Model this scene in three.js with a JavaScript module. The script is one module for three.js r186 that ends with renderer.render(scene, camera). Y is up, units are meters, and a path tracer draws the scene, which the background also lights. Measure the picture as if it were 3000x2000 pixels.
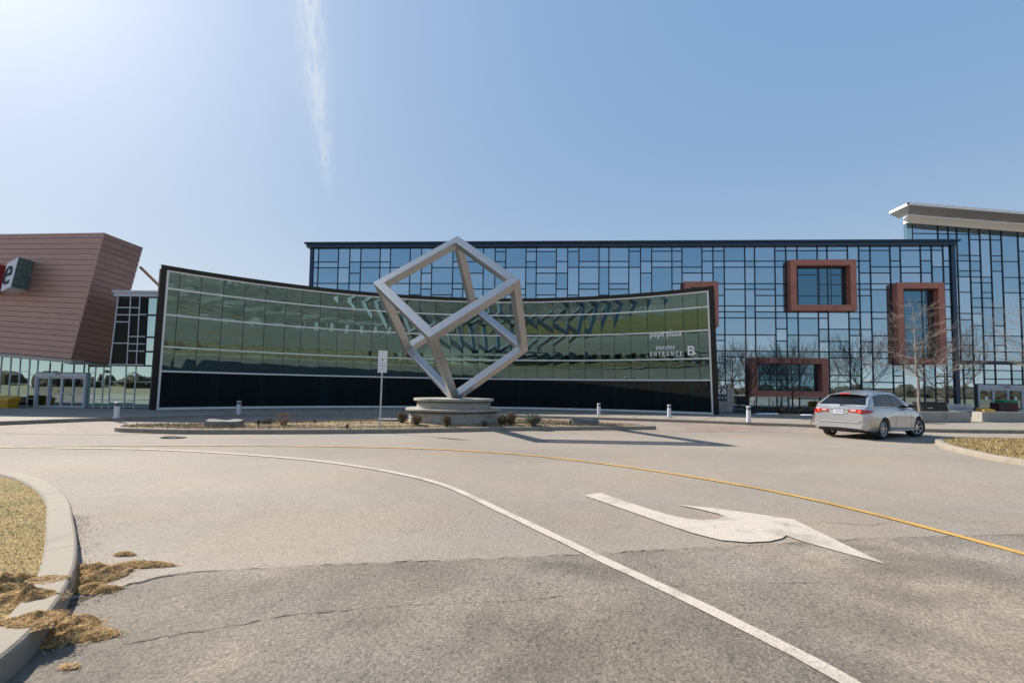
import * as THREE from 'three';
import { mergeGeometries } from 'three/addons/utils/BufferGeometryUtils.js';
import { RoundedBoxGeometry } from 'three/addons/geometries/RoundedBoxGeometry.js';
import { TextGeometry } from 'three/addons/geometries/TextGeometry.js';
import { FontLoader } from 'three/addons/loaders/FontLoader.js';

// ---------------------------------------------------------------- camera, sky, sun, exposure
const EXPOSURE = 2.0;
const scene = new THREE.Scene();
const renderer = new THREE.WebGLRenderer({ antialias: true });
renderer.setSize(1024, 682);
renderer.toneMapping = THREE.LinearToneMapping;
renderer.toneMappingExposure = EXPOSURE;
renderer.shadowMap.enabled = true;

// world plan: X to the right, D = depth away from the camera; three's z is -D
const V = (x, y, d) => new THREE.Vector3(x, y, -d);
const camera = new THREE.PerspectiveCamera(2 * Math.atan(1000 / 1270) * 180 / Math.PI, 1.5, 0.05, 3000);
{
  const pitch = Math.atan(61 / 1270), roll = 0.0137;
  camera.position.set(0, 1.55, 0);
  const fwd = new THREE.Vector3(0, Math.sin(pitch), -Math.cos(pitch));
  const up0 = new THREE.Vector3(0, Math.cos(pitch), Math.sin(pitch));
  camera.up.copy(up0).multiplyScalar(Math.cos(roll)).add(new THREE.Vector3(-Math.sin(roll), 0, 0));
  camera.lookAt(camera.position.clone().add(fwd));
  camera.setViewOffset(3000, 2000, 0, -80, 3000, 2000);
  camera.updateProjectionMatrix();
}
const SUN_AZ = 59 * Math.PI / 180, SUN_EL = 38 * Math.PI / 180;          // azimuth to the left of straight ahead
const sunDir = V(-Math.cos(SUN_EL) * Math.sin(SUN_AZ), Math.sin(SUN_EL), Math.cos(SUN_EL) * Math.cos(SUN_AZ));
const sun = new THREE.DirectionalLight(new THREE.Color().setRGB(1.0, 0.93, 0.82), 4.2);
sun.position.copy(sunDir).multiplyScalar(120);
sun.castShadow = true;
Object.assign(sun.shadow.camera, { left: -70, right: 70, top: 70, bottom: -70, near: 1, far: 300 });
sun.shadow.mapSize.set(4096, 4096);
scene.add(sun, sun.target);

// seeded noise
function rng(seed) { let s = seed >>> 0; return () => { s = (s + 0x6D2B79F5) >>> 0; let t = s; t = Math.imul(t ^ (t >>> 15), t | 1); t ^= t + Math.imul(t ^ (t >>> 7), t | 61); return ((t ^ (t >>> 14)) >>> 0) / 4294967296; }; }
function hash(x, y, s) { let h = Math.imul(x, 374761393) + Math.imul(y, 668265263) + Math.imul(s, 2147483647 ^ 0x5bd1e995) | 0; h = Math.imul(h ^ (h >>> 13), 1274126177); h ^= h >>> 16; return (h >>> 0) / 4294967296; }
function vnoise(x, y, per, s) {             // value noise, periodic over per cells
  const xi = Math.floor(x), yi = Math.floor(y), fx = x - xi, fy = y - yi, u = fx * fx * (3 - 2 * fx), v = fy * fy * (3 - 2 * fy);
  const m = (n) => ((n % per) + per) % per, a = hash(m(xi), m(yi), s), b = hash(m(xi + 1), m(yi), s), c = hash(m(xi), m(yi + 1), s), d = hash(m(xi + 1), m(yi + 1), s);
  return a + (b - a) * u + (c - a) * v + (a - b - c + d) * u * v;
}
function fbm(u, v, f, oct, s) { let t = 0, a = 0.5, n = 0; for (let i = 0; i < oct; i++) { t += a * vnoise(u * f, v * f, f, s + i); n += a; a *= 0.5; f *= 2; } return t / n; }
const clamp = (x, a = 0, b = 1) => Math.min(b, Math.max(a, x)), mix = (a, b, t) => a + (b - a) * t, sstep = (a, b, x) => { const t = clamp((x - a) / (b - a)); return t * t * (3 - 2 * t); };

// the sky: clear air, brighter towards the sun, with one thin vapour trail
{
  const W = 2048, Hh = 1024, data = new Float32Array(W * Hh * 4);
  const sd = sunDir.clone().normalize();
  // the trail lies on a great circle through two directions
  const dirOf = (az, el) => V(Math.cos(el) * Math.sin(az), Math.sin(el), Math.cos(el) * Math.cos(az));
  const t0 = dirOf(-0.4605, 0.673), t1 = dirOf(-0.411, 0.385);               // high end and low end
  const tn = t0.clone().cross(t1).normalize(), tx = t1.clone().sub(t0.clone().multiplyScalar(t1.dot(t0))).normalize();
  const span = t0.angleTo(t1), d = new THREE.Vector3();
  for (let j = 0; j < Hh; j++) for (let i = 0; i < W; i++) {
    const el = ((j + 0.5) / Hh - 0.5) * Math.PI, az = ((i + 0.5) / W - 0.5) * 2 * Math.PI;
    d.set(Math.cos(el) * Math.cos(az), Math.sin(el), Math.cos(el) * Math.sin(az));
    const e = Math.max(0, el) * 180 / Math.PI, g = Math.acos(clamp(d.dot(sd), -1, 1)) * 180 / Math.PI;
    const h1 = Math.exp(-e / 17), h2 = Math.exp(-e / 6), gl = 1.0 * Math.exp(-g / 12.5) + 0.28 * Math.exp(-g / 40);
    let r = 0.128 + 0.40 * h1 + 0.38 * h2 + gl * 1.06, gg = 0.300 + 0.36 * h1 + 0.25 * h2 + gl * 0.92, b = 0.575 + 0.19 * h1 + 0.05 * h2 + gl * 0.80;
    const off = d.dot(tn), along = Math.atan2(d.dot(tx), d.dot(t0)) / span;
    if (d.dot(t0) > 0.5 && along > -1.2 && along < 1.05 && Math.abs(off) < 0.09) {
      const wob = 0.004 * (fbm(along * 0.25 + 0.4, 0.3, 16, 3, 91) - 0.5), o = off + wob;
      const n1 = fbm(along * 0.5 + 0.5, off * 9 + 0.5, 32, 5, 11), n2 = fbm(along * 0.2 + 0.5, off * 2 + 0.5, 16, 4, 17);
      const wd = mix(0.022, 0.008, clamp(along)), core = Math.exp(-((o / wd) ** 2)), veil = Math.exp(-(((o - 0.022) / 0.035) ** 2)) * 0.16 * n2;
      const fade = sstep(1.05, 0.72, along) * mix(1, 0.8, clamp(along));
      const k = clamp(core * (0.3 + 1.0 * sstep(0.25, 0.75, n1)) * fade * 0.5 + veil * sstep(0.9, 0.2, along));
      r = mix(r, 0.80, k); gg = mix(gg, 0.85, k); b = mix(b, 0.90, k);
    }
    const q = (j * W + i) * 4;
    data[q] = r / EXPOSURE; data[q + 1] = gg / EXPOSURE; data[q + 2] = b / EXPOSURE; data[q + 3] = 1;
  }
  const sky = new THREE.DataTexture(data, W, Hh, THREE.RGBAFormat, THREE.FloatType);
  sky.mapping = THREE.EquirectangularReflectionMapping; sky.magFilter = sky.minFilter = THREE.LinearFilter; sky.needsUpdate = true;
  scene.background = sky; scene.environment = sky;
}

// ---------------------------------------------------------------- helpers
const taken = new Map();
function numbered(name) { const n = taken.get(name) || 0; taken.set(name, n + 1); return n ? `${name}_${String(n).padStart(3, '0')}` : name; }
function shade(m) { m.castShadow = true; m.receiveShadow = true; return m; }
function thing(name, label, category, pos = [0, 0, 0], turn = 0, group) {
  const o = new THREE.Group(); o.name = numbered(name); o.position.set(pos[0], pos[1], -pos[2]); o.rotation.y = turn;
  o.userData = { label, category }; if (group) o.userData.group = group; scene.add(o); return o;
}
function part(parent, name, geo, mat, extra) { const m = shade(new THREE.Mesh(geo, mat)); m.name = name; if (extra) Object.assign(m.userData, extra); parent.add(m); return m; }
function struct(name, geo, mat, label) { const m = shade(new THREE.Mesh(geo, mat)); m.name = numbered(name); m.userData = { kind: 'structure' }; if (label) m.userData.label = label; scene.add(m); return m; }
function structGroup(name, label) { const o = new THREE.Group(); o.name = numbered(name); o.userData = { kind: 'structure' }; if (label) o.userData.label = label; scene.add(o); return o; }
function tag(m, label, category, group) { Object.assign(m.userData, { label, category }); if (group) m.userData.group = group; return m; }
const lin = (r, g, b) => new THREE.Color().setRGB(r, g, b);
function mat(c, rough = 0.8, metal = 0, more = {}) { return new THREE.MeshPhysicalMaterial({ color: c.isColor ? c : lin(...c), roughness: rough, metalness: metal, ...more }); }
const toS = (x) => { x = clamp(x); return Math.round(255 * (x <= 0.0031308 ? 12.92 * x : 1.055 * x ** (1 / 2.4) - 0.055)); };
function texture(size, fn, srgb = true, rep = true) {
  const data = new Uint8Array(size * size * 4);
  for (let j = 0; j < size; j++) for (let i = 0; i < size; i++) {
    const c = fn(i / size, j / size, i, j), q = (j * size + i) * 4;
    if (srgb) { data[q] = toS(c[0]); data[q + 1] = toS(c[1]); data[q + 2] = toS(c[2]); }
    else data[q] = data[q + 1] = data[q + 2] = Math.round(255 * clamp(c));
    data[q + 3] = 255;
  }
  const t = new THREE.DataTexture(data, size, size); t.magFilter = THREE.LinearFilter; t.minFilter = THREE.LinearMipmapLinearFilter; t.generateMipmaps = true;
  if (srgb) t.colorSpace = THREE.SRGBColorSpace; if (rep) t.wrapS = t.wrapT = THREE.RepeatWrapping; t.needsUpdate = true; return t;
}
function at(t, metres) { const c = t.clone(); c.repeat.set(1 / metres, 1 / metres); c.needsUpdate = true; return c; }

// flat polygon (plan points [X, D]) at height y, uv in metres
function poly(pts, y) {
  const v2 = pts.map(([x, d]) => new THREE.Vector2(x, -d)), tri = THREE.ShapeUtils.triangulateShape(v2, []);
  const g = new THREE.BufferGeometry(), pos = [], uv = [];
  pts.forEach(([x, d]) => { pos.push(x, y, -d); uv.push(x, d); });
  const idx = []; for (const [a, b, c] of tri) {
    const A = v2[a], B = v2[b], C = v2[c], cr = (B.x - A.x) * (C.y - A.y) - (B.y - A.y) * (C.x - A.x);
    if (cr > 0) idx.push(a, c, b); else idx.push(a, b, c);
  }
  g.setAttribute('position', new THREE.Float32BufferAttribute(pos, 3)); g.setAttribute('uv', new THREE.Float32BufferAttribute(uv, 2)); g.setIndex(idx); g.computeVertexNormals();
  return g;
}
// a general quad grid: f(u, v) -> Vector3
function patch(f, nu, nv, us = 1, vs = 1) {
  const pos = [], uv = [], idx = [];
  for (let j = 0; j <= nv; j++) for (let i = 0; i <= nu; i++) { const p = f(i / nu, j / nv); pos.push(p.x, p.y, p.z); uv.push(i / nu * us, j / nv * vs); }
  for (let j = 0; j < nv; j++) for (let i = 0; i < nu; i++) { const a = j * (nu + 1) + i, b = a + 1, c = a + nu + 1, d = c + 1; idx.push(a, b, d, a, d, c); }
  const g = new THREE.BufferGeometry(); g.setAttribute('position', new THREE.Float32BufferAttribute(pos, 3)); g.setAttribute('uv', new THREE.Float32BufferAttribute(uv, 2)); g.setIndex(idx); g.computeVertexNormals(); return g;
}
function noUv(g) { return g; }
function merge(list) { return mergeGeometries(list.map((g) => { const n = g.index ? g.toNonIndexed() : g; for (const k of Object.keys(n.attributes)) if (!['position', 'normal', 'uv'].includes(k)) n.deleteAttribute(k); return n; })); }
// hexahedron from 8 corners: 4 of the front face (bl, br, tr, tl) and 4 behind
function hexa(f, b) {
  const q = [[f[0], f[1], f[2], f[3]], [b[1], b[0], b[3], b[2]], [f[1], b[1], b[2], f[2]], [b[0], f[0], f[3], b[3]], [f[3], f[2], b[2], b[3]], [b[0], b[1], f[1], f[0]]];
  const pos = [], uv = [], idx = [];
  q.forEach((k) => { const n = pos.length / 3, w = k[0].distanceTo(k[1]), h = k[0].distanceTo(k[3]); k.forEach((p) => pos.push(p.x, p.y, p.z)); uv.push(0, 0, w, 0, w, h, 0, h); idx.push(n, n + 1, n + 2, n, n + 2, n + 3); });
  const g = new THREE.BufferGeometry(); g.setAttribute('position', new THREE.Float32BufferAttribute(pos, 3)); g.setAttribute('uv', new THREE.Float32BufferAttribute(uv, 2)); g.setIndex(idx);
  const n = g.toNonIndexed(); n.computeVertexNormals(); return n;
}
function box(w, h, d, x = 0, y = 0, z = 0, bevel = 0) {     // centred in x and z, standing on y
  const g = bevel ? new RoundedBoxGeometry(w, h, d, 2, bevel) : new THREE.BoxGeometry(w, h, d); g.translate(x, y + h / 2, z); return g;
}
function cyl(r0, r1, h, x = 0, y = 0, z = 0, seg = 20) { const g = new THREE.CylinderGeometry(r1, r0, h, seg); g.translate(x, y + h / 2, z); return g; }
function bar(a, b, r0, r1, seg = 6) {     // tapered rod between two points
  const d = b.clone().sub(a), l = d.length(), g = new THREE.CylinderGeometry(r1, r0, l, seg, 1, false); g.translate(0, l / 2, 0);
  g.applyQuaternion(new THREE.Quaternion().setFromUnitVectors(new THREE.Vector3(0, 1, 0), d.divideScalar(l))); g.translate(a.x, a.y, a.z); return g;
}
// smooth path through plan points, resampled
function smooth(pts, step = 0.5) {
  const c = new THREE.CatmullRomCurve3(pts.map(([x, d]) => new THREE.Vector3(x, 0, d)), false, 'centripetal'), n = Math.max(2, Math.round(c.getLength() / step));
  return c.getSpacedPoints(n).map((p) => [p.x, p.z]);
}
function normals2(path, closed) {
  const n = path.length; return path.map((_, i) => {
    const a = path[closed ? (i + n - 1) % n : Math.max(0, i - 1)], b = path[closed ? (i + 1) % n : Math.min(n - 1, i + 1)], dx = b[0] - a[0], dd = b[1] - a[1], l = Math.hypot(dx, dd) || 1; return [-dd / l, dx / l];
  });
}
function offset(path, w, closed) { const n = normals2(path, closed); return path.map((p, i) => [p[0] + n[i][0] * w, p[1] + n[i][1] * w]); }
function ribbon(path, width, y, jag = 0, seed = 1, wf) {     // painted strip
  const n = normals2(path), pos = [], uv = [], idx = [], r = rng(seed); let s = 0;
  path.forEach((p, i) => {
    if (i) s += Math.hypot(p[0] - path[i - 1][0], p[1] - path[i - 1][1]);
    const w = (wf ? wf(s, i) : width) / 2;
    for (const k of [-1, 1]) { const o = w * k + jag * (r() - 0.5); pos.push(p[0] + n[i][0] * o, y, -(p[1] + n[i][1] * o)); uv.push(p[0] + n[i][0] * o, p[1] + n[i][1] * o); }
    if (i) { const a = 2 * i - 2; idx.push(a, a + 2, a + 1, a + 1, a + 2, a + 3); }
  });
  const g = new THREE.BufferGeometry(); g.setAttribute('position', new THREE.Float32BufferAttribute(pos, 3)); g.setAttribute('uv', new THREE.Float32BufferAttribute(uv, 2)); g.setIndex(idx); g.computeVertexNormals(); return g;
}
// sweep of a profile [[across, y], ...] along a plan path; across is measured to the left of travel
function sweep(path, profile, closedEnds = true) {
  const n = normals2(path), pos = [], uv = [], idx = [], K = profile.length; let s = 0;
  path.forEach((p, i) => {
    if (i) s += Math.hypot(p[0] - path[i - 1][0], p[1] - path[i - 1][1]);
    let t = 0; profile.forEach((q, k) => { if (k) t += Math.hypot(q[0] - profile[k - 1][0], q[1] - profile[k - 1][1]); pos.push(p[0] + n[i][0] * q[0], q[1], -(p[1] + n[i][1] * q[0])); uv.push(s, t); });
  });
  for (let i = 0; i + 1 < path.length; i++) for (let k = 0; k + 1 < K; k++) { const a = i * K + k, b = a + 1, c = a + K, d = c + 1; idx.push(a, b, d, a, d, c); }
  if (closedEnds) for (const i of [0, path.length - 1]) for (let k = 1; k + 1 < K; k++) idx.push(i * K, i * K + k, i * K + k + 1);
  const g = new THREE.BufferGeometry(); g.setAttribute('position', new THREE.Float32BufferAttribute(pos, 3)); g.setAttribute('uv', new THREE.Float32BufferAttribute(uv, 2)); g.setIndex(idx);
  const m = g.toNonIndexed(); m.computeVertexNormals(); return m;
}
// kerb of separate cast lengths along a path, body to the left of travel
function kerb(name, label, path, width, h, m, length = 3.0) {
  const g = structGroup(name, label), prof = [[0.0, -0.05], [0.012, h - 0.03], [0.02, h - 0.012], [0.035, h], [width - 0.02, h], [width, h - 0.02], [width, -0.05]];
  const pts = smooth(path, 0.3), per = Math.max(2, Math.round(length / 0.3));
  for (let i = 0; i < pts.length - 1; i += per) {
    const seg = pts.slice(i, Math.min(pts.length, i + per + 1)); if (seg.length < 2) break;
    const a = seg[0], b = seg[1], l = Math.hypot(b[0] - a[0], b[1] - a[1]), t = 0.008 / l; seg[0] = [a[0] + (b[0] - a[0]) * t, a[1] + (b[1] - a[1]) * t];
    part(g, 'kerb_segment', sweep(seg, prof), m);
  }
  return g;
}
// ---------------------------------------------------------------- materials
const asphaltCol = (base, spread, seed, grain = 1) => texture(1024, (u, v) => {
  const big = fbm(u, v, 3, 4, seed) - 0.5, mid = fbm(u, v, 24, 3, seed + 5) - 0.5, st = vnoise(u * 512, v * 512, 512, seed + 9), st2 = vnoise(u * 256 + 0.3, v * 256, 256, seed + 12);
  let k = 1 + spread * (0.7 * big + 0.35 * mid) + ((st - 0.5) * 0.34 + (st2 - 0.5) * 0.2) * grain;
  if (st > 0.93) k += 0.35; if (st2 < 0.07) k -= 0.28;
  const warm = 1 + 0.08 * (fbm(u, v, 6, 2, seed + 20) - 0.5);
  return [base[0] * k * warm, base[1] * k, base[2] * k / warm];
});
const gritBump = texture(1024, (u, v) => 0.5 * vnoise(u * 300, v * 300, 300, 31) + 0.4 * vnoise(u * 512, v * 512, 512, 32) + 0.35 * (fbm(u, v, 20, 2, 33) - 0.5), false);
const M = {};
{
  const a = asphaltCol([0.250, 0.210, 0.173], 0.34, 3), b = asphaltCol([0.163, 0.137, 0.112], 0.45, 43, 2.0);
  M.asphalt = mat([1, 1, 1], 0.92, 0, { map: at(a, 5.3), bumpMap: at(gritBump, 4.1), bumpScale: 0.004, vertexColors: true });
  M.oldAsphalt = mat([1, 1, 1], 0.9, 0, { map: at(b, 4.7), bumpMap: at(gritBump, 4.4), bumpScale: 0.0045, vertexColors: true });
  M.seam = mat([0.042, 0.036, 0.031], 0.95);
  const conc = texture(1024, (u, v) => { const k = 1 + 0.22 * (fbm(u, v, 4, 5, 60) - 0.5) + 0.12 * (vnoise(u * 256, v * 256, 256, 66) - 0.5) - 0.22 * sstep(0.62, 0.8, fbm(u, v, 7, 4, 68)); return [0.262 * k, 0.226 * k, 0.182 * k]; });
  const concB = texture(512, (u, v) => 0.5 * fbm(u, v, 32, 3, 70) + 0.5 * vnoise(u * 200, v * 200, 200, 73), false);
  M.concrete = mat([1, 1, 1], 0.88, 0, { map: at(conc, 2.3), bumpMap: at(concB, 1.1), bumpScale: 0.003 });
  M.walk = mat([0.95, 0.95, 0.97], 0.9, 0, { map: at(conc, 6.1), bumpMap: at(concB, 1.3), bumpScale: 0.003 });
  M.plinth = mat([0.92, 0.93, 0.92], 0.88, 0, { map: at(texture(512, (u, v) => { const st = fbm(u, v * 0.25, 12, 3, 80), k = 1 + 0.3 * (fbm(u, v, 5, 4, 81) - 0.5) - 0.42 * sstep(0.52, 0.8, st) * fbm(u, v, 3, 2, 85); return [0.37 * k, 0.345 * k, 0.305 * k]; }), 1.9), bumpMap: at(concB, 0.9), bumpScale: 0.004 });
  // brick paving seen from afar: fine reddish courses
  M.paving = mat([1, 1, 1], 0.9, 0, { map: at(texture(1024, (u, v) => {
    const row = Math.floor(v * 64), c = Math.floor(u * 32 + (row % 2) * 0.5), k = 0.82 + 0.36 * hash(((c % 32) + 32) % 32, row, 7) + 0.3 * (fbm(u, v, 4, 4, 90) - 0.5), d = 1 - 0.25 * (v * 64 - row < 0.12 ? 1 : 0);
    const dust = sstep(0.35, 0.75, fbm(u, v, 3, 4, 95)); return [mix(0.24, 0.25, dust) * k * d, mix(0.178, 0.208, dust) * k * d, mix(0.152, 0.175, dust) * k * d]; }), 6.4), bumpMap: at(gritBump, 4), bumpScale: 0.004 });
  const grassT = (c0, c1, c2, s) => texture(512, (u, v) => { const p = fbm(u, v, 6, 4, s), q = vnoise(u * 170, v * 170, 170, s + 8), g = sstep(0.45, 0.65, p); return [0, 1, 2].map((i) => mix(mix(c0[i], c1[i], g), c2[i], sstep(0.6, 0.95, q) * 0.7) * (0.65 + 0.7 * q)); });
  const clodB = texture(512, (u, v) => 0.6 * fbm(u, v, 40, 3, 120) + 0.4 * vnoise(u * 120, v * 120, 120, 124), false);
  M.turf = mat([1, 1, 1], 1, 0, { map: at(grassT([0.25, 0.175, 0.068], [0.175, 0.145, 0.045], [0.34, 0.25, 0.12], 100), 2.2), bumpMap: at(clodB, 1.3), bumpScale: 0.02 });
  M.mulch = mat([1, 1, 1], 1, 0, { map: at(grassT([0.22, 0.16, 0.085], [0.30, 0.235, 0.14], [0.40, 0.33, 0.22], 110), 2.6), bumpMap: at(clodB, 1.6), bumpScale: 0.03 });
  M.field = mat([1, 1, 1], 1, 0, { map: at(grassT([0.21, 0.165, 0.10], [0.17, 0.14, 0.075], [0.27, 0.22, 0.14], 130), 9) });
  const worn = (c, s, amt) => texture(512, (u, v) => { const k = 1 - amt * sstep(0.46, 0.74, fbm(u, v, 9, 5, s)) * 0.7 - 0.16 * vnoise(u * 128, v * 128, 128, s + 4) - 0.3 * sstep(0.8, 0.95, vnoise(u * 90, v * 90, 90, s + 6)); return c.map((x) => x * k); });
  M.white = mat([1, 1, 1], 0.8, 0, { map: at(worn([0.50, 0.437, 0.37], 140, 0.3), 2.1), bumpMap: at(gritBump, 4.1), bumpScale: 0.003 });
  M.yellow = mat([1, 1, 1], 0.8, 0, { map: at(worn([0.58, 0.325, 0.07], 150, 0.35), 2.4), bumpMap: at(gritBump, 4.1), bumpScale: 0.003 });
  M.snow = mat([0.8, 0.82, 0.85], 0.8);
}
M.aluminium = mat([0.80, 0.80, 0.79], 0.5, 0.1);
M.frame = mat([0.44, 0.47, 0.51], 0.45, 0.3);           // pale painted frames
M.navy = mat([0.014, 0.024, 0.042], 0.35, 0.1);          // dark facade profiles
M.cornice = mat([0.020, 0.045, 0.085], 0.4, 0.2);
M.brown = mat([0.012, 0.0095, 0.009], 0.5, 0.1);         // dark trim of the curved wall
M.black = mat([0.012, 0.012, 0.013], 0.6);
M.rubber = mat([0.022, 0.022, 0.023], 0.8);
M.blueGlass = [0, 1, 2, 3].map((i) => mat([0.29 + 0.045 * i, 0.435 + 0.036 * i, 0.535 + 0.032 * i], 0.015, 1));
M.deepGlass = mat([0.11, 0.21, 0.28], 0.02, 1);
M.greenGlass = [0, 1, 2].map((i) => mat([0.128 + 0.008 * i, 0.214 + 0.008 * i, 0.218 + 0.008 * i], 0.012, 1));
M.darkGlass = mat([0.003, 0.007, 0.010], 0.03, 0, { ior: 1.45, specularIntensity: 0.6 });
M.visionGlass = mat([0.42, 0.52, 0.56], 0.015, 0, { ior: 1.45, transmission: 1, thickness: 0, specularIntensity: 0.8 });
M.shopGlass = mat([0.42, 0.56, 0.56], 0.012, 1);
M.doorGlass = mat([0.30, 0.37, 0.40], 0.02, 1);
M.red = mat([1, 1, 1], 0.55, 0.1, { map: at(texture(256, (u, v) => { const k = 1 + 0.25 * (fbm(u, v, 5, 4, 160) - 0.5); return [0.43 * k, 0.165 * k, 0.118 * k]; }), 3) });
M.lettering = mat([0.88, 0.88, 0.88], 0.6);
M.steel = mat([1, 1, 1], 0.36, 0.7, { map: at(texture(512, (u, v) => { const k = 1 + 0.2 * (fbm(u, v, 3, 4, 170) - 0.5) - 0.12 * sstep(0.6, 0.85, fbm(u * 1, v, 9, 3, 173)); return [0.44 * k, 0.44 * k, 0.445 * k]; }), 2.9) });

// ---------------------------------------------------------------- ground and roads
{
  const S = 1500; const g = poly([[-S, -S], [S, -S], [S, S], [-S, S]], -0.03); struct('ground', g, M.field);
  // asphalt sheet on a grid; vertex colours carry broad stains and worn lanes
  const nx = 200, nd = 170, x0 = -60, x1 = 75, d0 = -42, d1 = 46, pos = [], uv = [], col = [], idx = [];
  for (let j = 0; j <= nd; j++) for (let i = 0; i <= nx; i++) {
    const x = mix(x0, x1, i / nx), d = mix(d0, d1, j / nd); pos.push(x, 0, -d); uv.push(x, d);
    const n = fbm((x + 80) / 160, (d + 80) / 160, 24, 4, 201), n2 = fbm((x + 80) / 160, (d + 80) / 160, 9, 3, 207), k = 1 + 0.26 * (n - 0.5) + 0.22 * (n2 - 0.5);
    col.push(k, k * (1 + 0.02 * (n2 - 0.5)), k * (1 - 0.05 * (n2 - 0.5)));
  }
  for (let j = 0; j < nd; j++) for (let i = 0; i < nx; i++) { const a = j * (nx + 1) + i, b = a + 1, c = a + nx + 1, e = c + 1; idx.push(a, b, e, a, e, c); }
  const r = new THREE.BufferGeometry(); r.setAttribute('position', new THREE.Float32BufferAttribute(pos, 3)); r.setAttribute('uv', new THREE.Float32BufferAttribute(uv, 2)); r.setAttribute('color', new THREE.Float32BufferAttribute(col, 3)); r.setIndex(idx); r.computeVertexNormals();
  struct('road', r, M.asphalt, 'pale weathered asphalt of the drive');
}
const jagged = (pts, step, amp, seed) => { const r = rng(seed), s = smooth(pts, step); return s.map(([x, d], i) => (i && i < s.length - 1) ? [x + amp * (r() - 0.5), d + amp * (r() - 0.5)] : [x, d]); };
const seamLine = [[-3.6, 2.2], [-3.02, 3.0], [-3.02, 3.28], [-2.88, 3.5], [-2.73, 3.61], [-2.04, 3.77], [-1.16, 3.92], [-0.28, 4.03], [0.7, 4.18], [1.67, 4.35], [2.72, 4.53], [3.78, 4.73], [4.79, 4.85], [5.79, 4.96], [8, 5.2], [14, 5.7]];
{
  const s = jagged(seamLine, 0.06, 0.035, 5);
  // a grid from the seam back past the photographer; vertex colours carry stains and dusty areas
  { const N = s.length, R = 70, pos = [], uv = [], col = [], idx = [], ends = s.map((p, i) => [mix(-45, 40, i / (N - 1)), -41]);
    for (let k = 0; k <= R; k++) s.forEach((p, i) => { const t = Math.pow(k / R, 2.2), x = mix(p[0], ends[i][0], t), d = mix(p[1], ends[i][1], t); pos.push(x, 0.004, -d); uv.push(x, d);
      const n = fbm((x + 90) / 180, (d + 90) / 180, 150, 4, 211), n2 = fbm((x + 90) / 180, (d + 90) / 180, 420, 3, 217), st = sstep(0.54, 0.70, fbm((x + 0.35 * d + 90) / 180, (d * 2.2 + 90) / 180, 170, 3, 223)), du = sstep(0.5, 0.72, fbm((x + 90) / 180, (d + 90) / 180, 110, 3, 229));
      const old = sstep(1.2, 4.5, x + 1.6 * (n - 0.5)) * 0.26, q = (1 + 0.7 * (n - 0.5) + 0.5 * (n2 - 0.5)) * (1 - 0.30 * st) * (1 + 0.24 * du + old); col.push(q * (1 + 0.03 * du), q, q * (1 - 0.04 * du)); });
    for (let k = 0; k < R; k++) for (let i = 0; i + 1 < N; i++) { const a = k * N + i, b = a + 1, c = a + N, e = c + 1; idx.push(a, c, e, a, e, b); }
    const g = new THREE.BufferGeometry(); g.setAttribute('position', new THREE.Float32BufferAttribute(pos, 3)); g.setAttribute('uv', new THREE.Float32BufferAttribute(uv, 2)); g.setAttribute('color', new THREE.Float32BufferAttribute(col, 3)); g.setIndex(idx); g.computeVertexNormals();
    struct('older_asphalt_patch', g, M.oldAsphalt, 'darker rough asphalt in the foreground'); }
  const r = rng(8); let w = 0.03;
  struct('asphalt_seam', ribbon(jagged(seamLine.slice(2), 0.045, 0.028, 6), 0.03, 0.008, 0.012, 7, () => { w = clamp(w + 0.012 * (r() - 0.5), -0.012, 0.030); return Math.max(0.0005, w); }), M.seam);
  const c2 = [[-2.3, 2.66], [-2.07, 2.76], [-1.81, 2.86], [-1.49, 3.01], [-1.12, 3.09], [-0.74, 3.16], [-0.22, 3.22], [0.26, 3.3], [0.77, 3.41], [1.25, 3.52], [1.88, 3.6], [2.5, 3.62]];
  let w2 = 0.01; struct('asphalt_crack', ribbon(jagged(c2, 0.04, 0.03, 16), 0.01, 0.008, 0.006, 17, () => { w2 = clamp(w2 + 0.006 * (r() - 0.5), -0.007, 0.0065); return Math.max(0.0003, w2); }), M.seam);
  const c3 = [[3.1, 5.05], [3.4, 5.25], [3.9, 5.3], [4.3, 5.22], [4.55, 5.32], [5.3, 5.36], [6.6, 5.5]];
  let w3 = 0.006; struct('asphalt_crack', ribbon(jagged(c3, 0.05, 0.05, 26), 0.01, 0.008, 0.004, 27, () => { w3 = clamp(w3 + 0.005 * (r() - 0.5), -0.004, 0.008); return Math.max(0.0003, w3); }), M.seam);
}
// painted markings
struct('white_lane_line', ribbon(smooth([[-30, 9.3], [-20, 10.05], [-14, 10.35], [-11.82, 10.42], [-10.66, 10.46], [-9.1, 10.44], [-7.94, 10.31], [-6.75, 10.05], [-4.37, 9.28], [-2.69, 8.38], [-1.23, 7.21], [0.02, 5.38], [0.57, 4.5], [0.9, 3.97], [1.21, 3.5], [1.54, 2.96], [1.82, 2.43], [2.1, 1.5], [2.2, 0.3], [2.2, -2.2]], 0.12), 0.115, 0.012, 0.006, 31), M.white);
struct('yellow_centre_line', ribbon(smooth([[-30, 9.6], [-20, 10.0], [-12.34, 10.62], [-10.5, 10.85], [-8.57, 11.1], [-6.48, 11.3], [-4.23, 11.34], [-1.93, 11.12], [0.28, 10.38], [2.07, 9.17], [3.36, 7.93], [4.22, 6.77], [4.69, 5.74], [4.94, 4.86], [5.06, 4.3], [5.2, 3], [5.25, 1], [5.25, -2.2]], 0.12), 0.10, 0.012, 0.005, 33), M.yellow);
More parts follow.
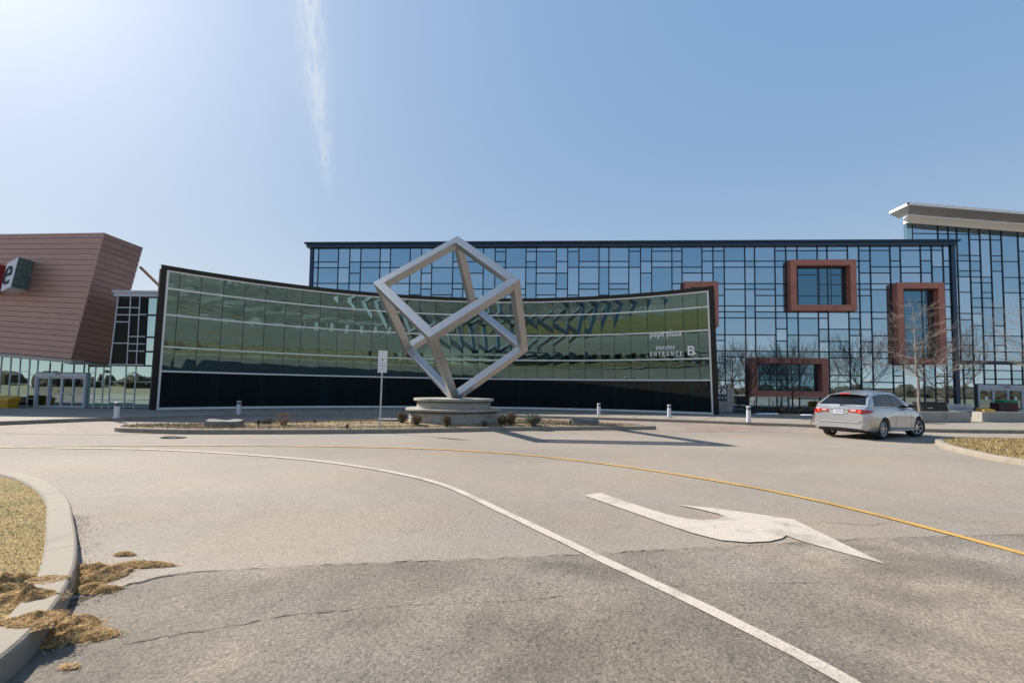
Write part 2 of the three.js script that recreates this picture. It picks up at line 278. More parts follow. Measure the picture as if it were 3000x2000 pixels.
struct('turn_arrow_marking', poly([[1.08, 6.47], [1.36, 6.64], [1.63, 6.12], [1.81, 5.79], [1.98, 5.53], [2.15, 5.37], [2.34, 5.31], [2.55, 5.37], [2.67, 5.48], [2.66, 5.58], [2.5, 5.79], [2.27, 6.02], [2.77, 5.84], [3.06, 5.66], [3.48, 5.39], [3.45, 4.71], [3.43, 4.02], [3.22, 4.34], [3.05, 4.62], [3.0, 4.78], [2.9, 4.69], [2.7, 4.59], [2.46, 4.55], [2.2, 4.61], [2.0, 4.83], [1.83, 5.11], [1.52, 5.68]], 0.012), M.white, 'white turn arrow painted on the drive');
// zebra crossings around and behind the photographer, seen in the curved wall's panes
for (const [a, b, lab] of [[[0.8, -0.35], [19, -5.6], 'zebra crossing beside the photographer'], [[-23, -14], [-13, -18.8], 'zebra crossing behind the near grass'], [[24, -22.5], [33, -14.5], 'far zebra crossing behind the photographer']]) {
  const z = structGroup('zebra_crossing', lab), len = Math.hypot(b[0] - a[0], b[1] - a[1]), n = Math.round(len / 1.1), dx = (b[0] - a[0]) / n, dd = (b[1] - a[1]) / n, l = Math.hypot(dx, dd), px = -dd / l, pd = dx / l;
  for (let i = 0; i <= n; i++) { const c = [a[0] + dx * i, a[1] + dd * i]; part(z, 'stripe', ribbon([[c[0] - px * 1.2, c[1] - pd * 1.2], [c[0] + px * 1.2, c[1] + pd * 1.2]], 0.6, 0.013), M.white); }
}
// paved forecourt between the island and the kerb
const walkKerb = [[-40, 7.5], [-27, 9.2], [-21.5, 11.8], [-19.6, 14.0], [-18.51, 15.79], [-17.5, 17.54], [-17.0, 18.3], [-15.96, 19.78], [-13.75, 22.01], [-10, 23.7], [-5.4, 24.5], [-0.74, 24.27], [4.07, 23.3], [9.2, 21.9], [11.34, 20.94], [14.09, 19.9], [16.6, 18.6], [18.2, 18.2], [21.5, 18.27], [40, 18.6], [70, 19]];
const walkPath = smooth(walkKerb, 0.5);
struct('brick_paving', poly([...smooth(walkKerb.slice(3, 17), 0.6).map(([x, d]) => [x, d + 0.02]), [14, 17.7], [12.2, 17.2], [8.15, 17.0], [5.8, 16.9], [1, 16.9], [-4, 16], [-9, 14.9], [-12.1, 13.25], [-14.2, 13.2], [-16.4, 13.3]], 0.005), M.paving, 'weathered reddish brick paving in front of the curved wall');
// pavement slab behind the kerb line
struct('pavement', poly([...offset(walkPath, 0.16), [70, 60], [-40, 60]], 0.146), M.walk, 'concrete pavement along the buildings');
kerb('kerb', 'concrete kerb of the pavement', walkKerb, 0.17, 0.15, M.concrete, 3.6);
{ // sawn joints of the pavement, at right angles to the curved wall
  const g = structGroup('pavement_joints'); const C = [-1.657, 6.743];
  for (let i = 0; i < 22; i++) { const th = -0.95 + i * 0.088, a = [C[0] + 16.8 * Math.sin(th), C[1] + 16.8 * Math.cos(th)], b = [C[0] + 25 * Math.sin(th), C[1] + 25 * Math.cos(th)];
    const inside = (p) => { let best = 1e9, q = null; for (const w of walkPath) { const e = Math.hypot(w[0] - p[0], w[1] - p[1]); if (e < best) { best = e; q = w; } } return q; };
    let s = 0; while (s < 1) { const p = [mix(a[0], b[0], s), mix(a[1], b[1], s)], q = inside(p); if (Math.hypot(p[0] - C[0], p[1] - C[1]) > Math.hypot(q[0] - C[0], q[1] - C[1]) + 0.3) break; s += 0.02; }
    if (s < 0.95) part(g, 'joint', ribbon([[mix(a[0], b[0], s), mix(a[1], b[1], s)], b], 0.03, 0.150), M.seam);
  }
}
// grass islands
const nearKerb = [[-30, 7.6], [-22, 8.3], [-14, 8.3], [-10, 7.7], [-8.24, 7.07], [-7.45, 6.77], [-6.71, 6.35], [-5.94, 5.82], [-5.26, 5.27], [-4.55, 4.61], [-4.09, 4.18], [-3.65, 3.75], [-3.3, 3.38], [-2.99, 3.0], [-2.77, 2.68], [-2.58, 2.3], [-2.45, 1.9], [-2.32, 1.3], [-2.3, 0], [-2.6, -2], [-4, -4.4], [-8, -6], [-16, -7]];
kerb('near_kerb', 'broad pale concrete kerb round the near grass', nearKerb.slice().reverse(), 0.215, 0.15, M.concrete, 2.4);
const nearInner = offset(smooth(nearKerb, 0.4), -0.19);
struct('grass_verge', poly([...nearInner, [-30, -7]], 0.125), M.turf, 'short dry turf beside the near kerb');
const isle = [[-13.3, 14.75], [-13.1, 14.35], [-12.5, 14.02], [-11.64, 13.9], [-10.44, 13.79], [-8.49, 14.03], [-6.48, 14.37], [-4.06, 14.95], [-2.4, 15.5], [0.47, 16.45], [2.99, 17.08], [5.5, 17.62], [6.0, 17.85], [5.6, 18.15], [3.79, 19.1], [2.06, 20.2], [0.13, 20.8], [-2.4, 20.7], [-4.6, 19.9], [-6.92, 18.5], [-9.87, 16.6], [-12.0, 15.75], [-13.05, 15.25], [-13.3, 14.75]];
kerb('island_kerb', 'concrete kerb round the sculpture island', isle, 0.17, 0.15, M.concrete, 4.0);
{ // mounded soil of the island
  const inner = offset(smooth(isle, 0.4), 0.14), cx = -3.6, cd = 17.2, pos = [], uv = [], idx = [], R = 8, N = inner.length;
  for (let k = 0; k <= R; k++) inner.forEach(([x, d]) => { const t = k / R, X = mix(x, cx, t), D = mix(d, cd, t); pos.push(X, 0.125 + 0.07 * sstep(0, 0.5, t) + 0.05 * (fbm((X + 20) / 40, (D + 20) / 40, 60, 2, 300) - 0.5), -D); uv.push(X, D); });
  for (let k = 0; k < R; k++) for (let i = 0; i + 1 < N; i++) { const a = k * N + i, b = a + 1, c = a + N, e = c + 1; idx.push(a, b, e, a, e, c); }
  const g = new THREE.BufferGeometry(); g.setAttribute('position', new THREE.Float32BufferAttribute(pos, 3)); g.setAttribute('uv', new THREE.Float32BufferAttribute(uv, 2)); g.setIndex(idx); g.computeVertexNormals(); struct('island_soil', g, M.mulch, 'dry mulch covering the sculpture island');
}
const rIsle = [[12.3, 6], [11.55, 8.4], [11.5, 9.82], [11.66, 10.64], [12.04, 11.56], [12.54, 12.56], [13.2, 13.5], [13.8, 14.2], [14.5, 14.75], [15.2, 15.05], [16.1, 15.12], [17.03, 15.08], [19, 14.9], [26, 14.4], [34, 14]];
kerb('verge_kerb', 'rounded concrete kerb of the grass verge beyond the drive', rIsle.slice().reverse(), 0.2, 0.13, M.concrete, 3.0);
const rInner = offset(smooth(rIsle, 0.4), -0.17);
{
  const g = poly([...rInner, [34, 5], [13, 5]], 0.11); struct('dry_grass_verge', g, M.turf, 'dry brown grass inside the kerb near the silver car');
}
// ---------------------------------------------------------------- curved leaning glass wall
const font = await new FontLoader().loadAsync('fonts/droid/droid_sans_bold.typeface.json');
const fontR = await new FontLoader().loadAsync('fonts/droid/droid_sans_regular.typeface.json');
function text(str, height, f = font, depth = 0.012, space = 0) {       // starts at x = 0 on the baseline; height of a capital
  const size = height / 0.72; let x = 0; const list = [];
  for (const ch of str) {
    if (ch === ' ') { x += size * 0.30 + space; continue; }
    const g = new TextGeometry(ch, { font: f, size, depth, curveSegments: 4 }); g.computeBoundingBox(); const adv = f.data.glyphs[ch].ha * size / f.data.resolution;
    g.translate(x, 0, 0); list.push(g); x += adv + space;
  }
  return { geo: merge(list), width: x - space };
}
const CW = { x: -1.673, d: 6.858, R: 25.306, phi: 0.16, L: -0.806, Rr: 0.611 };
const cwP = (th, s, out = 0) => { const r = CW.R - s * Math.sin(CW.phi) - out * Math.cos(CW.phi); return V(CW.x + r * Math.sin(th), 0.15 + s * Math.cos(CW.phi) - out * Math.sin(CW.phi), CW.d + r * Math.cos(th)); };
{
  const g = thing('curved_glass_pavilion', 'low concave pavilion wall of mirrored green glass leaning out behind the cube sculpture', 'building');
  const pierM = mat([0.012, 0.034, 0.040], 0.7), rows = [0, 2.197, 3.582, 5.366, 6.812, 7.758], r = rng(77);
  const seams = [CW.L, -0.7786, -0.7375, -0.6926, -0.647, -0.6017, -0.5553, -0.5168, -0.4722, -0.4269, -0.3818, -0.3364, -0.2949, -0.2513, -0.2053, -0.1595, -0.1148, -0.0775, -0.032, 0.0156, 0.0614, 0.1065, 0.142, 0.188, 0.2338, 0.2794, 0.326, 0.362, 0.407, 0.4525, 0.4984, 0.5442, 0.58, CW.Rr].map((q, i, l) => i && i + 1 < l.length ? q * 1.0035 : q);
  // dark body behind the glass
  const N = 66;
  part(g, 'body', merge([
    patch((u, v) => cwP(mix(CW.L - 0.01, CW.Rr + 0.01, u), mix(-0.1, 7.98, v), -0.05), N, 2),
    patch((u, v) => { const p = cwP(mix(mix(CW.L - 0.01, CW.L + 0.16, v), mix(CW.Rr + 0.01, CW.Rr - 0.2, v), u), 7.98, mix(-0.05, -5, v)); p.y = 7.88; return p; }, N, 1),
    patch((u, v) => cwP(mix(CW.L + 0.16, CW.Rr - 0.2, u), 7.9 * v, -5), N, 1),
    patch((u, v) => cwP(mix(CW.L - 0.01, CW.L + 0.16, u), 7.9 * v, -0.05 - 4.95 * u), 1, 1), patch((u, v) => cwP(mix(CW.Rr + 0.01, CW.Rr - 0.2, u), 7.9 * v, -0.05 - 4.95 * u), 1, 1)]), M.black);
  for (let j = 0; j < 5; j++) for (let i = 0; i + 1 < seams.length; i++) {
    const g0 = 0.010 / CW.R, a = seams[i] + g0, b = seams[i + 1] - g0, s0 = rows[j] + 0.02, s1 = rows[j + 1] - 0.02;
    const c00 = cwP(a, s0), c10 = cwP(b, s0), c01 = cwP(a, s1), c11 = cwP(b, s1), n = cwP((a + b) / 2, s0, 1).sub(cwP((a + b) / 2, s0));
    const amp = 0.0026 * (r() - 0.3), a2 = 0.0016 * (r() - 0.5), ph = r() * 6, tx = 0.0022 * (r() - 0.5), ty = 0.003 * (r() - 0.5);
    const geo = patch((u, v) => {
      const p = new THREE.Vector3().addScaledVector(c00, (1 - u) * (1 - v)).addScaledVector(c10, u * (1 - v)).addScaledVector(c01, (1 - u) * v).addScaledVector(c11, u * v);
      return p.addScaledVector(n, amp * Math.sin(Math.PI * u) * Math.sin(Math.PI * v) + a2 * Math.sin(v * 9 + ph) * Math.sin(Math.PI * u) + tx * (u - 0.5) + ty * (v - 0.5) + 0.0002 * Math.sin(17 * v + 3 * u + ph));
    }, 8, 12);
    part(g, j ? 'pane' : 'lower_pane', geo, j ? M.greenGlass[Math.floor(r() * 3)] : M.visionGlass);
  }
  // piers of the room just behind the lower glazing
  for (const [th, w] of [[-0.70, 0.02], [-0.60, 0.014], [-0.455, 0.02], [-0.30, 0.014], [0.09, 0.014], [0.25, 0.02], [0.365, 0.014], [0.475, 0.018], [0.56, 0.01]]) part(g, 'interior_pier', patch((u, v) => cwP(th + (u - 0.5) * w, mix(0.05, 2.15, v), -0.035), 1, 1), pierM);
  // pale horizontal profiles and end profiles
  const strip = (th0, th1, s, h, out0, out1, n) => merge([patch((u, v) => cwP(mix(th0, th1, u), s - h / 2 + h * v, out1), n, 1), patch((u, v) => cwP(mix(th0, th1, u), s + h / 2, mix(out1, out0, v)), n, 1), patch((u, v) => cwP(mix(th0, th1, u), s - h / 2, mix(out0, out1, v)), n, 1)]);
  rows.forEach((s, k) => part(g, 'horizontal_mullion', strip(CW.L, CW.Rr, s + (k ? 0 : 0.06), k ? 0.085 : 0.12, -0.04, 0.06, N), M.aluminium));
  for (const [a, b] of [[CW.L, CW.L + 0.0042], [CW.Rr - 0.0042, CW.Rr]]) part(g, 'end_mullion', merge([patch((u, v) => cwP(mix(a, b, u), 7.8 * v, 0.07), 1, 4), patch((u, v) => cwP(b, 7.8 * v, mix(0.07, -0.04, u)), 1, 4), patch((u, v) => cwP(a, 7.8 * v, mix(0.07, -0.04, u)), 1, 4)]), M.aluminium);
  for (let i = 1; i + 1 < seams.length; i++) part(g, 'vertical_joint', patch((u, v) => cwP(seams[i] + (u - 0.5) * 0.0012, mix(0, 7.75, v), 0.012), 1, 3), M.black);
  // dark brown capping and end fins
  part(g, 'capping', merge([strip(CW.L - 0.011, CW.Rr + 0.0125, 7.925, 0.235, -0.3, 0.10, N), patch((u, v) => cwP(mix(CW.L - 0.011, CW.Rr + 0.0125, u), 8.043, mix(-0.6, 0.1, v)), N, 1)]), M.brown);
  for (const [a, b, nm] of [[CW.L - 0.0115, CW.L - 0.0002, 'end_fin'], [CW.Rr + 0.0002, CW.Rr + 0.0135, 'end_fin']]) part(g, nm, hexa([cwP(a, -0.1, 0.1), cwP(b, -0.1, 0.1), cwP(b, 7.81, 0.1), cwP(a, 7.81, 0.1)], [cwP(a, -0.1, -0.3), cwP(b - 0.006, -0.1, -0.3), cwP(b - 0.006, 7.81, -0.3), cwP(a, 7.81, -0.3)]), M.brown);
  // white lettering fixed to the glass
  const put = (geo, th, s, name) => {
    const m = part(g, name, geo, M.lettering), o = cwP(th, s, 0.05), t = new THREE.Vector3(Math.cos(th), 0, Math.sin(th)), up = cwP(th, s + 1).sub(cwP(th, s)).normalize(), n = t.clone().cross(up).normalize();
    m.matrixAutoUpdate = true; m.position.copy(o); m.quaternion.setFromRotationMatrix(new THREE.Matrix4().makeBasis(t, up, n)); return m;
  };
  const fit = (str, w, h, f, depth, sp) => { const t = text(str, h, f, depth, sp); t.geo.scale(w / t.width, 1, 1); return t.geo; };
  const mid = (a, b) => (a + b) / 2, shift = (geo, w) => { geo.translate(-w / 2, 0, 0); return geo; };
  put(shift(fit('pepe pizza', 2.02, 0.30, font, 0.012), 2.02), mid(0.4593, 0.5406), 5.10, 'lettering');
  put(shift(fit('pepe pizza', 1.19, 0.175, font, 0.012), 1.19), mid(0.4749, 0.5224), 4.28, 'lettering');
  put(shift(fit('BAKED', 0.5, 0.055, fontR, 0.01, 0.06), 0.5), 0.512, 4.165, 'lettering');
  put(shift(fit('ENTRANCE', 2.06, 0.21, font, 0.012, 0.09), 2.06), mid(0.4587, 0.5408), 3.81, 'lettering');
  put(text('B', 0.44).geo, 0.5515, 3.82, 'lettering');
  { const sh = new THREE.Shape([new THREE.Vector2(0, 0), new THREE.Vector2(0.2, 0.115), new THREE.Vector2(0, 0.23)]); put(new THREE.ExtrudeGeometry(sh, { depth: 0.012, bevelEnabled: false }), 0.5685, 3.82, 'arrow_mark'); }
}

// ---------------------------------------------------------------- long blue glass building
const FP0 = [-19.2, 41.1], FL = 58.18, fdx = 0.99858, fdd = -0.05328, fn = [-0.05328, -0.99858];     // facade start, length, direction, outward normal (plan)
const fP = (s, y, out = 0) => V(FP0[0] + s * fdx + fn[0] * out, y, FP0[1] + s * fdd + fn[1] * out);
function fBox(s0, s1, y0, y1, o0, o1) { return hexa([fP(s0, y0, o1), fP(s1, y0, o1), fP(s1, y1, o1), fP(s0, y1, o1)], [fP(s0, y0, o0), fP(s1, y0, o0), fP(s1, y1, o0), fP(s0, y1, o0)]); }
{
  const g = thing('long_glass_building', 'long flat-roofed building faced in blue mirror glass with red box frames', 'building'), r = rng(1234);
  part(g, 'body', merge([fBox(-0.3, FL, 0, 15.0, -18, 0)]), M.navy);
  part(g, 'cornice', merge([fBox(-0.6, FL + 0.35, 14.86, 15.16, -0.5, 0.32), fBox(-0.75, FL + 0.5, 15.16, 15.32, -0.5, 0.48)]), M.cornice);
  part(g, 'corner_column', fBox(-0.33, 0.0, 0.1, 14.86, -0.1, 0.12), M.cornice); part(g, 'corner_column', fBox(FL - 0.06, FL + 0.28, 0.1, 14.86, -0.1, 0.16), M.cornice);
  const cols = [0, 0.47, 2.43, 3.54, 4.62, 6.5, 7.5, 9.4, 10.5, 11.5, 13.5, 14.5, 16.4, 17.5, 18.5, 20.4, 21.37, 23.23, 24.28, 25.32, 27.17, 28.08, 29.9, 30.97, 31.98, 33.81, 34.72, 36.51, 37.5, 38.5, 40.33, 41.2, 42.99, 43.96, 44.94, 46.71, 47.56, 49.34, 50.31, 51.29, 53.0, 53.88, 55.6, 56.54, 57.51, 58.1];
  const Y = [14.46, 13.51, 12.96, 12.42, 11.44, 10.92, 10.36, 9.40, 8.87, 8.31, 7.33, 6.77, 6.24, 5.30, 4.77, 4.20, 3.21, 2.64, 2.06, 1.12];
  // which transoms each bay has (read off the photograph where it can be seen)
  const given = { 0: [1, 2, 4, 6], 1: [1, 2, 4, 6], 2: [2, 4], 3: [1, 3, 4, 6], 4: [1, 2, 4, 6], 5: [1, 2, 4, 6], 6: [2, 3, 4], 7: [1, 2, 4, 6], 8: [1, 3, 4, 5], 9: [2, 4, 6], 10: [1, 2, 4, 5], 15: [0, 1, 2, 4], 16: [0, 2, 3, 4, 6], 17: [1, 3, 5], 18: [0, 2, 6], 19: [1, 2, 4, 5], 20: [1, 2, 6], 21: [1, 2, 4, 5], 22: [0, 2], 23: [1, 3], 24: [0, 1, 2], 25: [0, 1, 2, 4], 26: [2, 3], 27: [0, 1, 3, 4, 6],
    28: [0, 1, 2, 4, 6, 7, 8, 9, 11, 12, 13, 15, 17], 29: [1, 2, 4, 5, 7, 8, 9, 11, 13, 14, 17, 19], 30: [1, 2, 4, 5, 7, 9, 11, 13], 31: [1, 2, 4, 5, 6, 7, 8, 9, 11, 13], 32: [0, 1, 2, 4, 6, 7, 8, 9, 10, 12, 13], 33: [0, 1, 9, 11, 13, 19], 34: [0, 1, 9, 11, 13, 19], 35: [0, 8, 9, 10, 12, 13, 15, 19], 36: [0, 10, 12, 13, 14, 16, 17, 19], 37: [1, 2, 4, 5, 6, 8, 9, 10, 11, 13, 14, 16, 18], 38: [0, 1, 3, 4, 5, 6, 8, 10, 12, 13, 15, 17, 19], 39: [0, 2, 3, 4, 5, 8, 9, 11, 13, 14, 17, 18], 40: [1, 2, 4, 5, 7, 8, 10, 11, 13, 15, 16, 17, 19], 41: [0, 2, 3, 4], 42: [0, 1, 3, 4], 43: [0, 2, 4, 6, 7, 9, 11, 12, 13, 16, 17, 19], 44: [1, 2, 4, 5, 7, 9, 10, 12, 13, 14, 16, 18] };
  const frames = [[44.01, 49.66, 8.9, 13.48], [40.52, 47.08, 1.23, 4.7], [53.06, 57.03, 4.26, 11.42], [34.75, 37.72, 7.4, 11.5]];
  const gapv = 0.056, gaph = 0.053;
  for (let c = 0; c + 1 < cols.length; c++) {
    const s0 = cols[c] + (c ? gapv : 0.05), s1 = cols[c + 1] - gapv, low = cols[c + 1] < 36.6 ? 8.0 : 0.2;
    let pick = given[c]; if (!pick) { pick = []; for (let k = 0; k < 7; k++) { const q = r(), b = 3 * k - 2; if (q < 0.4) pick.push(b, b + 1); else if (q < 0.55) pick.push(b, b + 2); else if (q < 0.75) pick.push(b + 1); else pick.push(b + 1, b + 2); } }
    const ys = [14.84, ...pick.map((k) => Y[k]).filter((y) => y > low + 0.2), low];
    for (let k = 0; k + 1 < ys.length; k++) {
      const y1 = ys[k] - (k ? gaph : 0), y0 = ys[k + 1] + gaph; if (y1 - y0 < 0.1) continue;
      if (frames.some((f) => s0 > f[0] - 0.1 && s1 < f[1] + 0.1 && y0 > f[2] - 0.1 && y1 < f[3] + 0.1)) continue;
      const tx = 0.0022 * (r() - 0.5), ty = 0.0016 * (r() - 0.5), o = 0.02;
      part(g, 'pane', patch((u, v) => fP(mix(s0, s1, u), mix(y0, y1, v), o + tx * (u - 0.5) * (s1 - s0) + ty * (v - 0.5) * (y1 - y0)), 1, 1), M.blueGlass[Math.floor(r() * 4)]);
    }
    if (c) part(g, 'mullion', fBox(cols[c] - 0.042, cols[c] + 0.042, low - 0.1, 14.85, -0.02, 0.07), M.navy);
  }
  frames.forEach(([a, b, y0, y1], k) => {           // protruding red boxes with their own dark glazing set back inside
    const w = 0.52, o = 0.62, f = part(g, 'box_frame', merge([fBox(a, b, y1 - w, y1, 0.03, o), fBox(a, b, y0, y0 + w, 0.03, o), fBox(a, a + w, y0 + w, y1 - w, 0.03, o - 0.002), fBox(b - w, b, y0 + w, y1 - w, 0.03, o - 0.002)]), M.red, { label: 'red box frame' });
    // seams of the cladding sheets
    const nS = Math.max(2, Math.round((b - a) / 2.2)), list = []; for (let i = 1; i < nS; i++) { const s = mix(a, b, i / nS); list.push(fBox(s - 0.008, s + 0.008, y1 - w + 0.01, y1 - 0.01, o - 0.01, o + 0.004), fBox(s - 0.008, s + 0.008, y0 + 0.01, y0 + w - 0.01, o - 0.01, o + 0.004)); }
    for (const s of [a, b - w]) list.push(fBox(s + 0.01, s + w - 0.01, mix(y0, y1, 0.45) - 0.008, mix(y0, y1, 0.45) + 0.008, o - 0.01, o + 0.004));
    for (const q of list) part(f, 'sheet_seam', q, M.brown);
    part(f, 'backing', fBox(a + w - 0.02, b - w + 0.02, y0 + w - 0.02, y1 - w + 0.02, 0.0, 0.03), M.navy);
    const vs = k === 2 ? [0, 0.16, 0.80, 0.86, 1] : [0, 0.08, 0.5, 0.72, 1], hs = k === 2 ? [0, 0.2, 0.42, 0.6, 0.82, 1] : k === 1 ? [0, 0.18, 0.4, 0.62, 1] : [0, 0.25, 0.55, 0.8, 1];
    for (let i = 0; i + 1 < vs.length; i++) for (let j = 0; j + 1 < hs.length; j++) {
      if ((i * 7 + j * 3 + k) % 5 === 0 && j + 2 < hs.length) continue;      // some openings are two lights high
      const j0 = (i * 7 + (j - 1) * 3 + k) % 5 === 0 && j > 0 ? j - 1 : j;
      part(f, 'pane', patch((u, v) => fP(mix(mix(a + w, b - w, vs[i]) + 0.04, mix(a + w, b - w, vs[i + 1]) - 0.04, u), mix(mix(y0 + w, y1 - w, hs[j0]) + 0.04, mix(y0 + w, y1 - w, hs[j + 1]) - 0.04, v), 0.036), 1, 1), M.deepGlass);
    }
  });
}

// ---------------------------------------------------------------- tall glass building at the right with the white eaves
{
  const g = thing('tall_glass_building', 'taller blue glass building with broad white sloping eaves and sliding doors', 'building'), D = 39.5, r = rng(4321);
  const zP = (x, y, o = 0) => V(x, y, D - o), zB = (x0, x1, y0, y1, o0, o1) => hexa([zP(x0, y0, o1), zP(x1, y0, o1), zP(x1, y1, o1), zP(x0, y1, o1)], [zP(x0, y0, o0), zP(x1, y0, o0), zP(x1, y1, o0), zP(x0, y1, o0)]);
  const top = (x) => 17.43 - (x - 37.08) * 0.0676;           // sloping head of the glazing
  part(g, 'body', hexa([zP(36.5, 0, 0), zP(66, 0, 0), zP(66, top(66) + 0.5, 0), zP(36.5, top(36.5) + 0.5, 0)], [zP(52, 0, -15), zP(66, 0, -15), zP(66, top(66) + 0.5, -15), zP(52, top(52) + 0.5, -15)]), M.navy);
  const cols = [36.95, 39.3, 40.25, 41.04, 42.19, 43.17, 44.14, 45.16, 46.7, 47.7, 48.8, 50.6, 52, 54, 56, 58, 60], Y = [17.0, 16.5, 15.98, 14.97, 14.5, 13.98, 13.06, 12.5, 11.97, 11.07, 10.54, 9.67, 9.1, 8.52, 7.99, 7.06, 6.2, 5.6];
  const low = [36.95, 39.3, 40.3, 41.22, 42.14, 43.1, 44.13, 45.61, 46.62, 48, 50, 52];
  const paneP = (x0, x1, y0, y1, sl) => { const tx = 0.0022 * (r() - 0.5), ty = 0.0016 * (r() - 0.5); part(g, 'pane', patch((u, v) => { const x = mix(x0, x1, u); return zP(x, mix(y0, sl ? Math.min(y1, top(x) - 0.05) : y1, v), 0.02 + tx * u + ty * v); }, 1, 1), M.blueGlass[Math.floor(r() * 4)]); };
  for (let c = 0; c + 1 < cols.length; c++) {
    const x0 = cols[c] + 0.06, x1 = cols[c + 1] - 0.06, t = top(x0); let ys = [t];
    for (const y of Y) if (y < t - 0.5 && r() < 0.52) ys.push(y);
    if (cols[c] < 39.2) ys = ys.filter((y) => y > 14.5); ys.push(cols[c] < 39.2 ? 14.3 : 4.72);
    for (let k = 0; k + 1 < ys.length; k++) paneP(x0, x1, ys[k + 1] + 0.05, ys[k] - (k ? 0.05 : 0), !k);
    if (c) part(g, 'mullion', zB(cols[c] - 0.04, cols[c] + 0.04, 4.7, top(cols[c]), -0.02, 0.07), M.navy);
  }
  part(g, 'storey_band', zB(39.2, 62, 4.50, 4.70, -0.02, 0.16), M.navy);
  for (let c = 1; c + 1 < low.length; c++) {
    const x0 = low[c] + 0.06, x1 = low[c + 1] - 0.06, base = x1 > 42.3 && x0 < 47.8 ? 2.62 : 0.2, ys = [4.48, 3.9, ...(r() < 0.6 ? [3.12] : []), ...(base < 1 ? [2.3, 1.3] : []), base];
    for (let k = 0; k + 1 < ys.length; k++) paneP(x0, x1, ys[k + 1] + 0.05, ys[k] - 0.05, false);
    part(g, 'mullion', zB(low[c] - 0.045, low[c] + 0.045, base, 4.5, -0.02, 0.07), M.navy);
  }
  // sliding doors
  const dx0 = 42.38, dx1 = 47.9, dr = part(g, 'door_frame', merge([zB(dx0, dx1, 2.2, 2.58, 0, 0.14), zB(dx0, dx0 + 0.1, 0.15, 2.2, 0, 0.14), zB(dx1 - 0.1, dx1, 0.15, 2.2, 0, 0.14)]), M.frame);
  for (let i = 0; i < 4; i++) {
    const a = mix(dx0 + 0.1, dx1 - 0.1, i / 4), b = mix(dx0 + 0.1, dx1 - 0.1, (i + 1) / 4), leaf = part(g, 'door', merge([zB(a, a + 0.09, 0.16, 2.2, 0, 0.1), zB(b - 0.09, b, 0.16, 2.2, 0, 0.1), zB(a + 0.09, b - 0.09, 2.06, 2.2, 0, 0.1), zB(a + 0.09, b - 0.09, 1.02, 1.1, 0, 0.1), zB(a + 0.09, b - 0.09, 0.16, 0.32, 0, 0.1)]), M.frame);
    part(leaf, 'pane', patch((u, v) => zP(mix(a + 0.09, b - 0.09, u), mix(0.32, 1.02, v), 0.03), 1, 1), M.doorGlass); part(leaf, 'pane', patch((u, v) => zP(mix(a + 0.09, b - 0.09, u), mix(1.1, 2.06, v), 0.03), 1, 1), M.doorGlass);
    if (i === 0 || i === 2) part(leaf, 'notice', zB(a + 0.62, a + 0.86, 1.2, 1.5, 0.031, 0.036), M.lettering);
  }
  part(dr, 'sensor', zB(44.75, 45.25, 2.38, 2.45, 0.14, 0.19), M.black);
  // white side wall and the spreading eaves
  part(g, 'side_wall', hexa([zP(36.44, 14.5, 0.02), zP(36.9, 14.5, 0.02), zP(36.9, 17.5, 0.02), zP(36.44, 17.5, 0.02)], [zP(36.7, 14.5, -0.6), zP(36.95, 14.5, -0.6), zP(36.95, 17.5, -0.6), zP(36.7, 17.5, -0.6)]), M.shopGlass);
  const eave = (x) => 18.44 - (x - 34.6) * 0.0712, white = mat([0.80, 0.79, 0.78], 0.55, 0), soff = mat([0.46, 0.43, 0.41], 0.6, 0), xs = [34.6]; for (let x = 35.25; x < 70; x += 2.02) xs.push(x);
  part(g, 'soffit_band', merge([hexa([zP(36.44, top(36.44), 0.1), zP(66, top(66), 0.1), zP(66, top(66) + 0.62, 0.35), zP(36.3, top(36.4) + 0.62, 0.35)], [zP(36.44, top(36.44), -0.3), zP(66, top(66), -0.3), zP(66, top(66) + 0.62, -0.3), zP(36.44, top(36.4) + 0.62, -0.3)])]), white);
  for (let i = 0; i + 1 < xs.length; i++) {
    const a = xs[i] + (i ? 0.018 : 0), b = xs[i + 1] - 0.018, ia = i ? a + 0.0 : 36.3, ib = Math.max(36.32, b - 0.75);
    const A = Math.max(36.3, a - 0.75);
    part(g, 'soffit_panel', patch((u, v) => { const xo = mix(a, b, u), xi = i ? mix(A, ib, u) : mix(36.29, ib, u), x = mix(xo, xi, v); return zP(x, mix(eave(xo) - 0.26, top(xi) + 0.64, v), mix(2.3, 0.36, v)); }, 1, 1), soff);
    part(g, 'fascia_panel', hexa([zP(a, eave(a) - 0.25, 2.3), zP(b, eave(b) - 0.25, 2.3), zP(b, eave(b), 2.3), zP(a, eave(a), 2.3)], [zP(a, eave(a) - 0.2, 2.1), zP(b, eave(b) - 0.2, 2.1), zP(b, eave(b), 2.1), zP(a, eave(a), 2.1)]), white);
  }
  part(g, 'side_fascia', merge([patch((u, v) => zP(34.6, eave(34.6) - 0.25 + 0.25 * v, mix(2.3, 0.3, u)), 1, 1), patch((u, v) => { const o = zP(34.6, eave(34.6) - 0.25, mix(2.3, 0.3, u)), i = zP(36.29, top(36.3) + 0.64, mix(0.36, -0.6, u)); return o.lerp(i, v); }, 1, 1)]), white);
  part(g, 'roof', hexa([zP(34.6, eave(34.6) - 0.02, 2.28), zP(68, eave(68) - 0.02, 2.28), zP(68, eave(68) + 0.02, 2.28), zP(34.6, eave(34.6) + 0.004, 2.28)], [zP(34.6, eave(34.6) - 0.02, 0.3), zP(68, eave(68) - 0.02, 0.3), zP(68, eave(68) + 0.02, 0.3), zP(34.6, eave(34.6) + 0.004, 0.3)]), white);
}

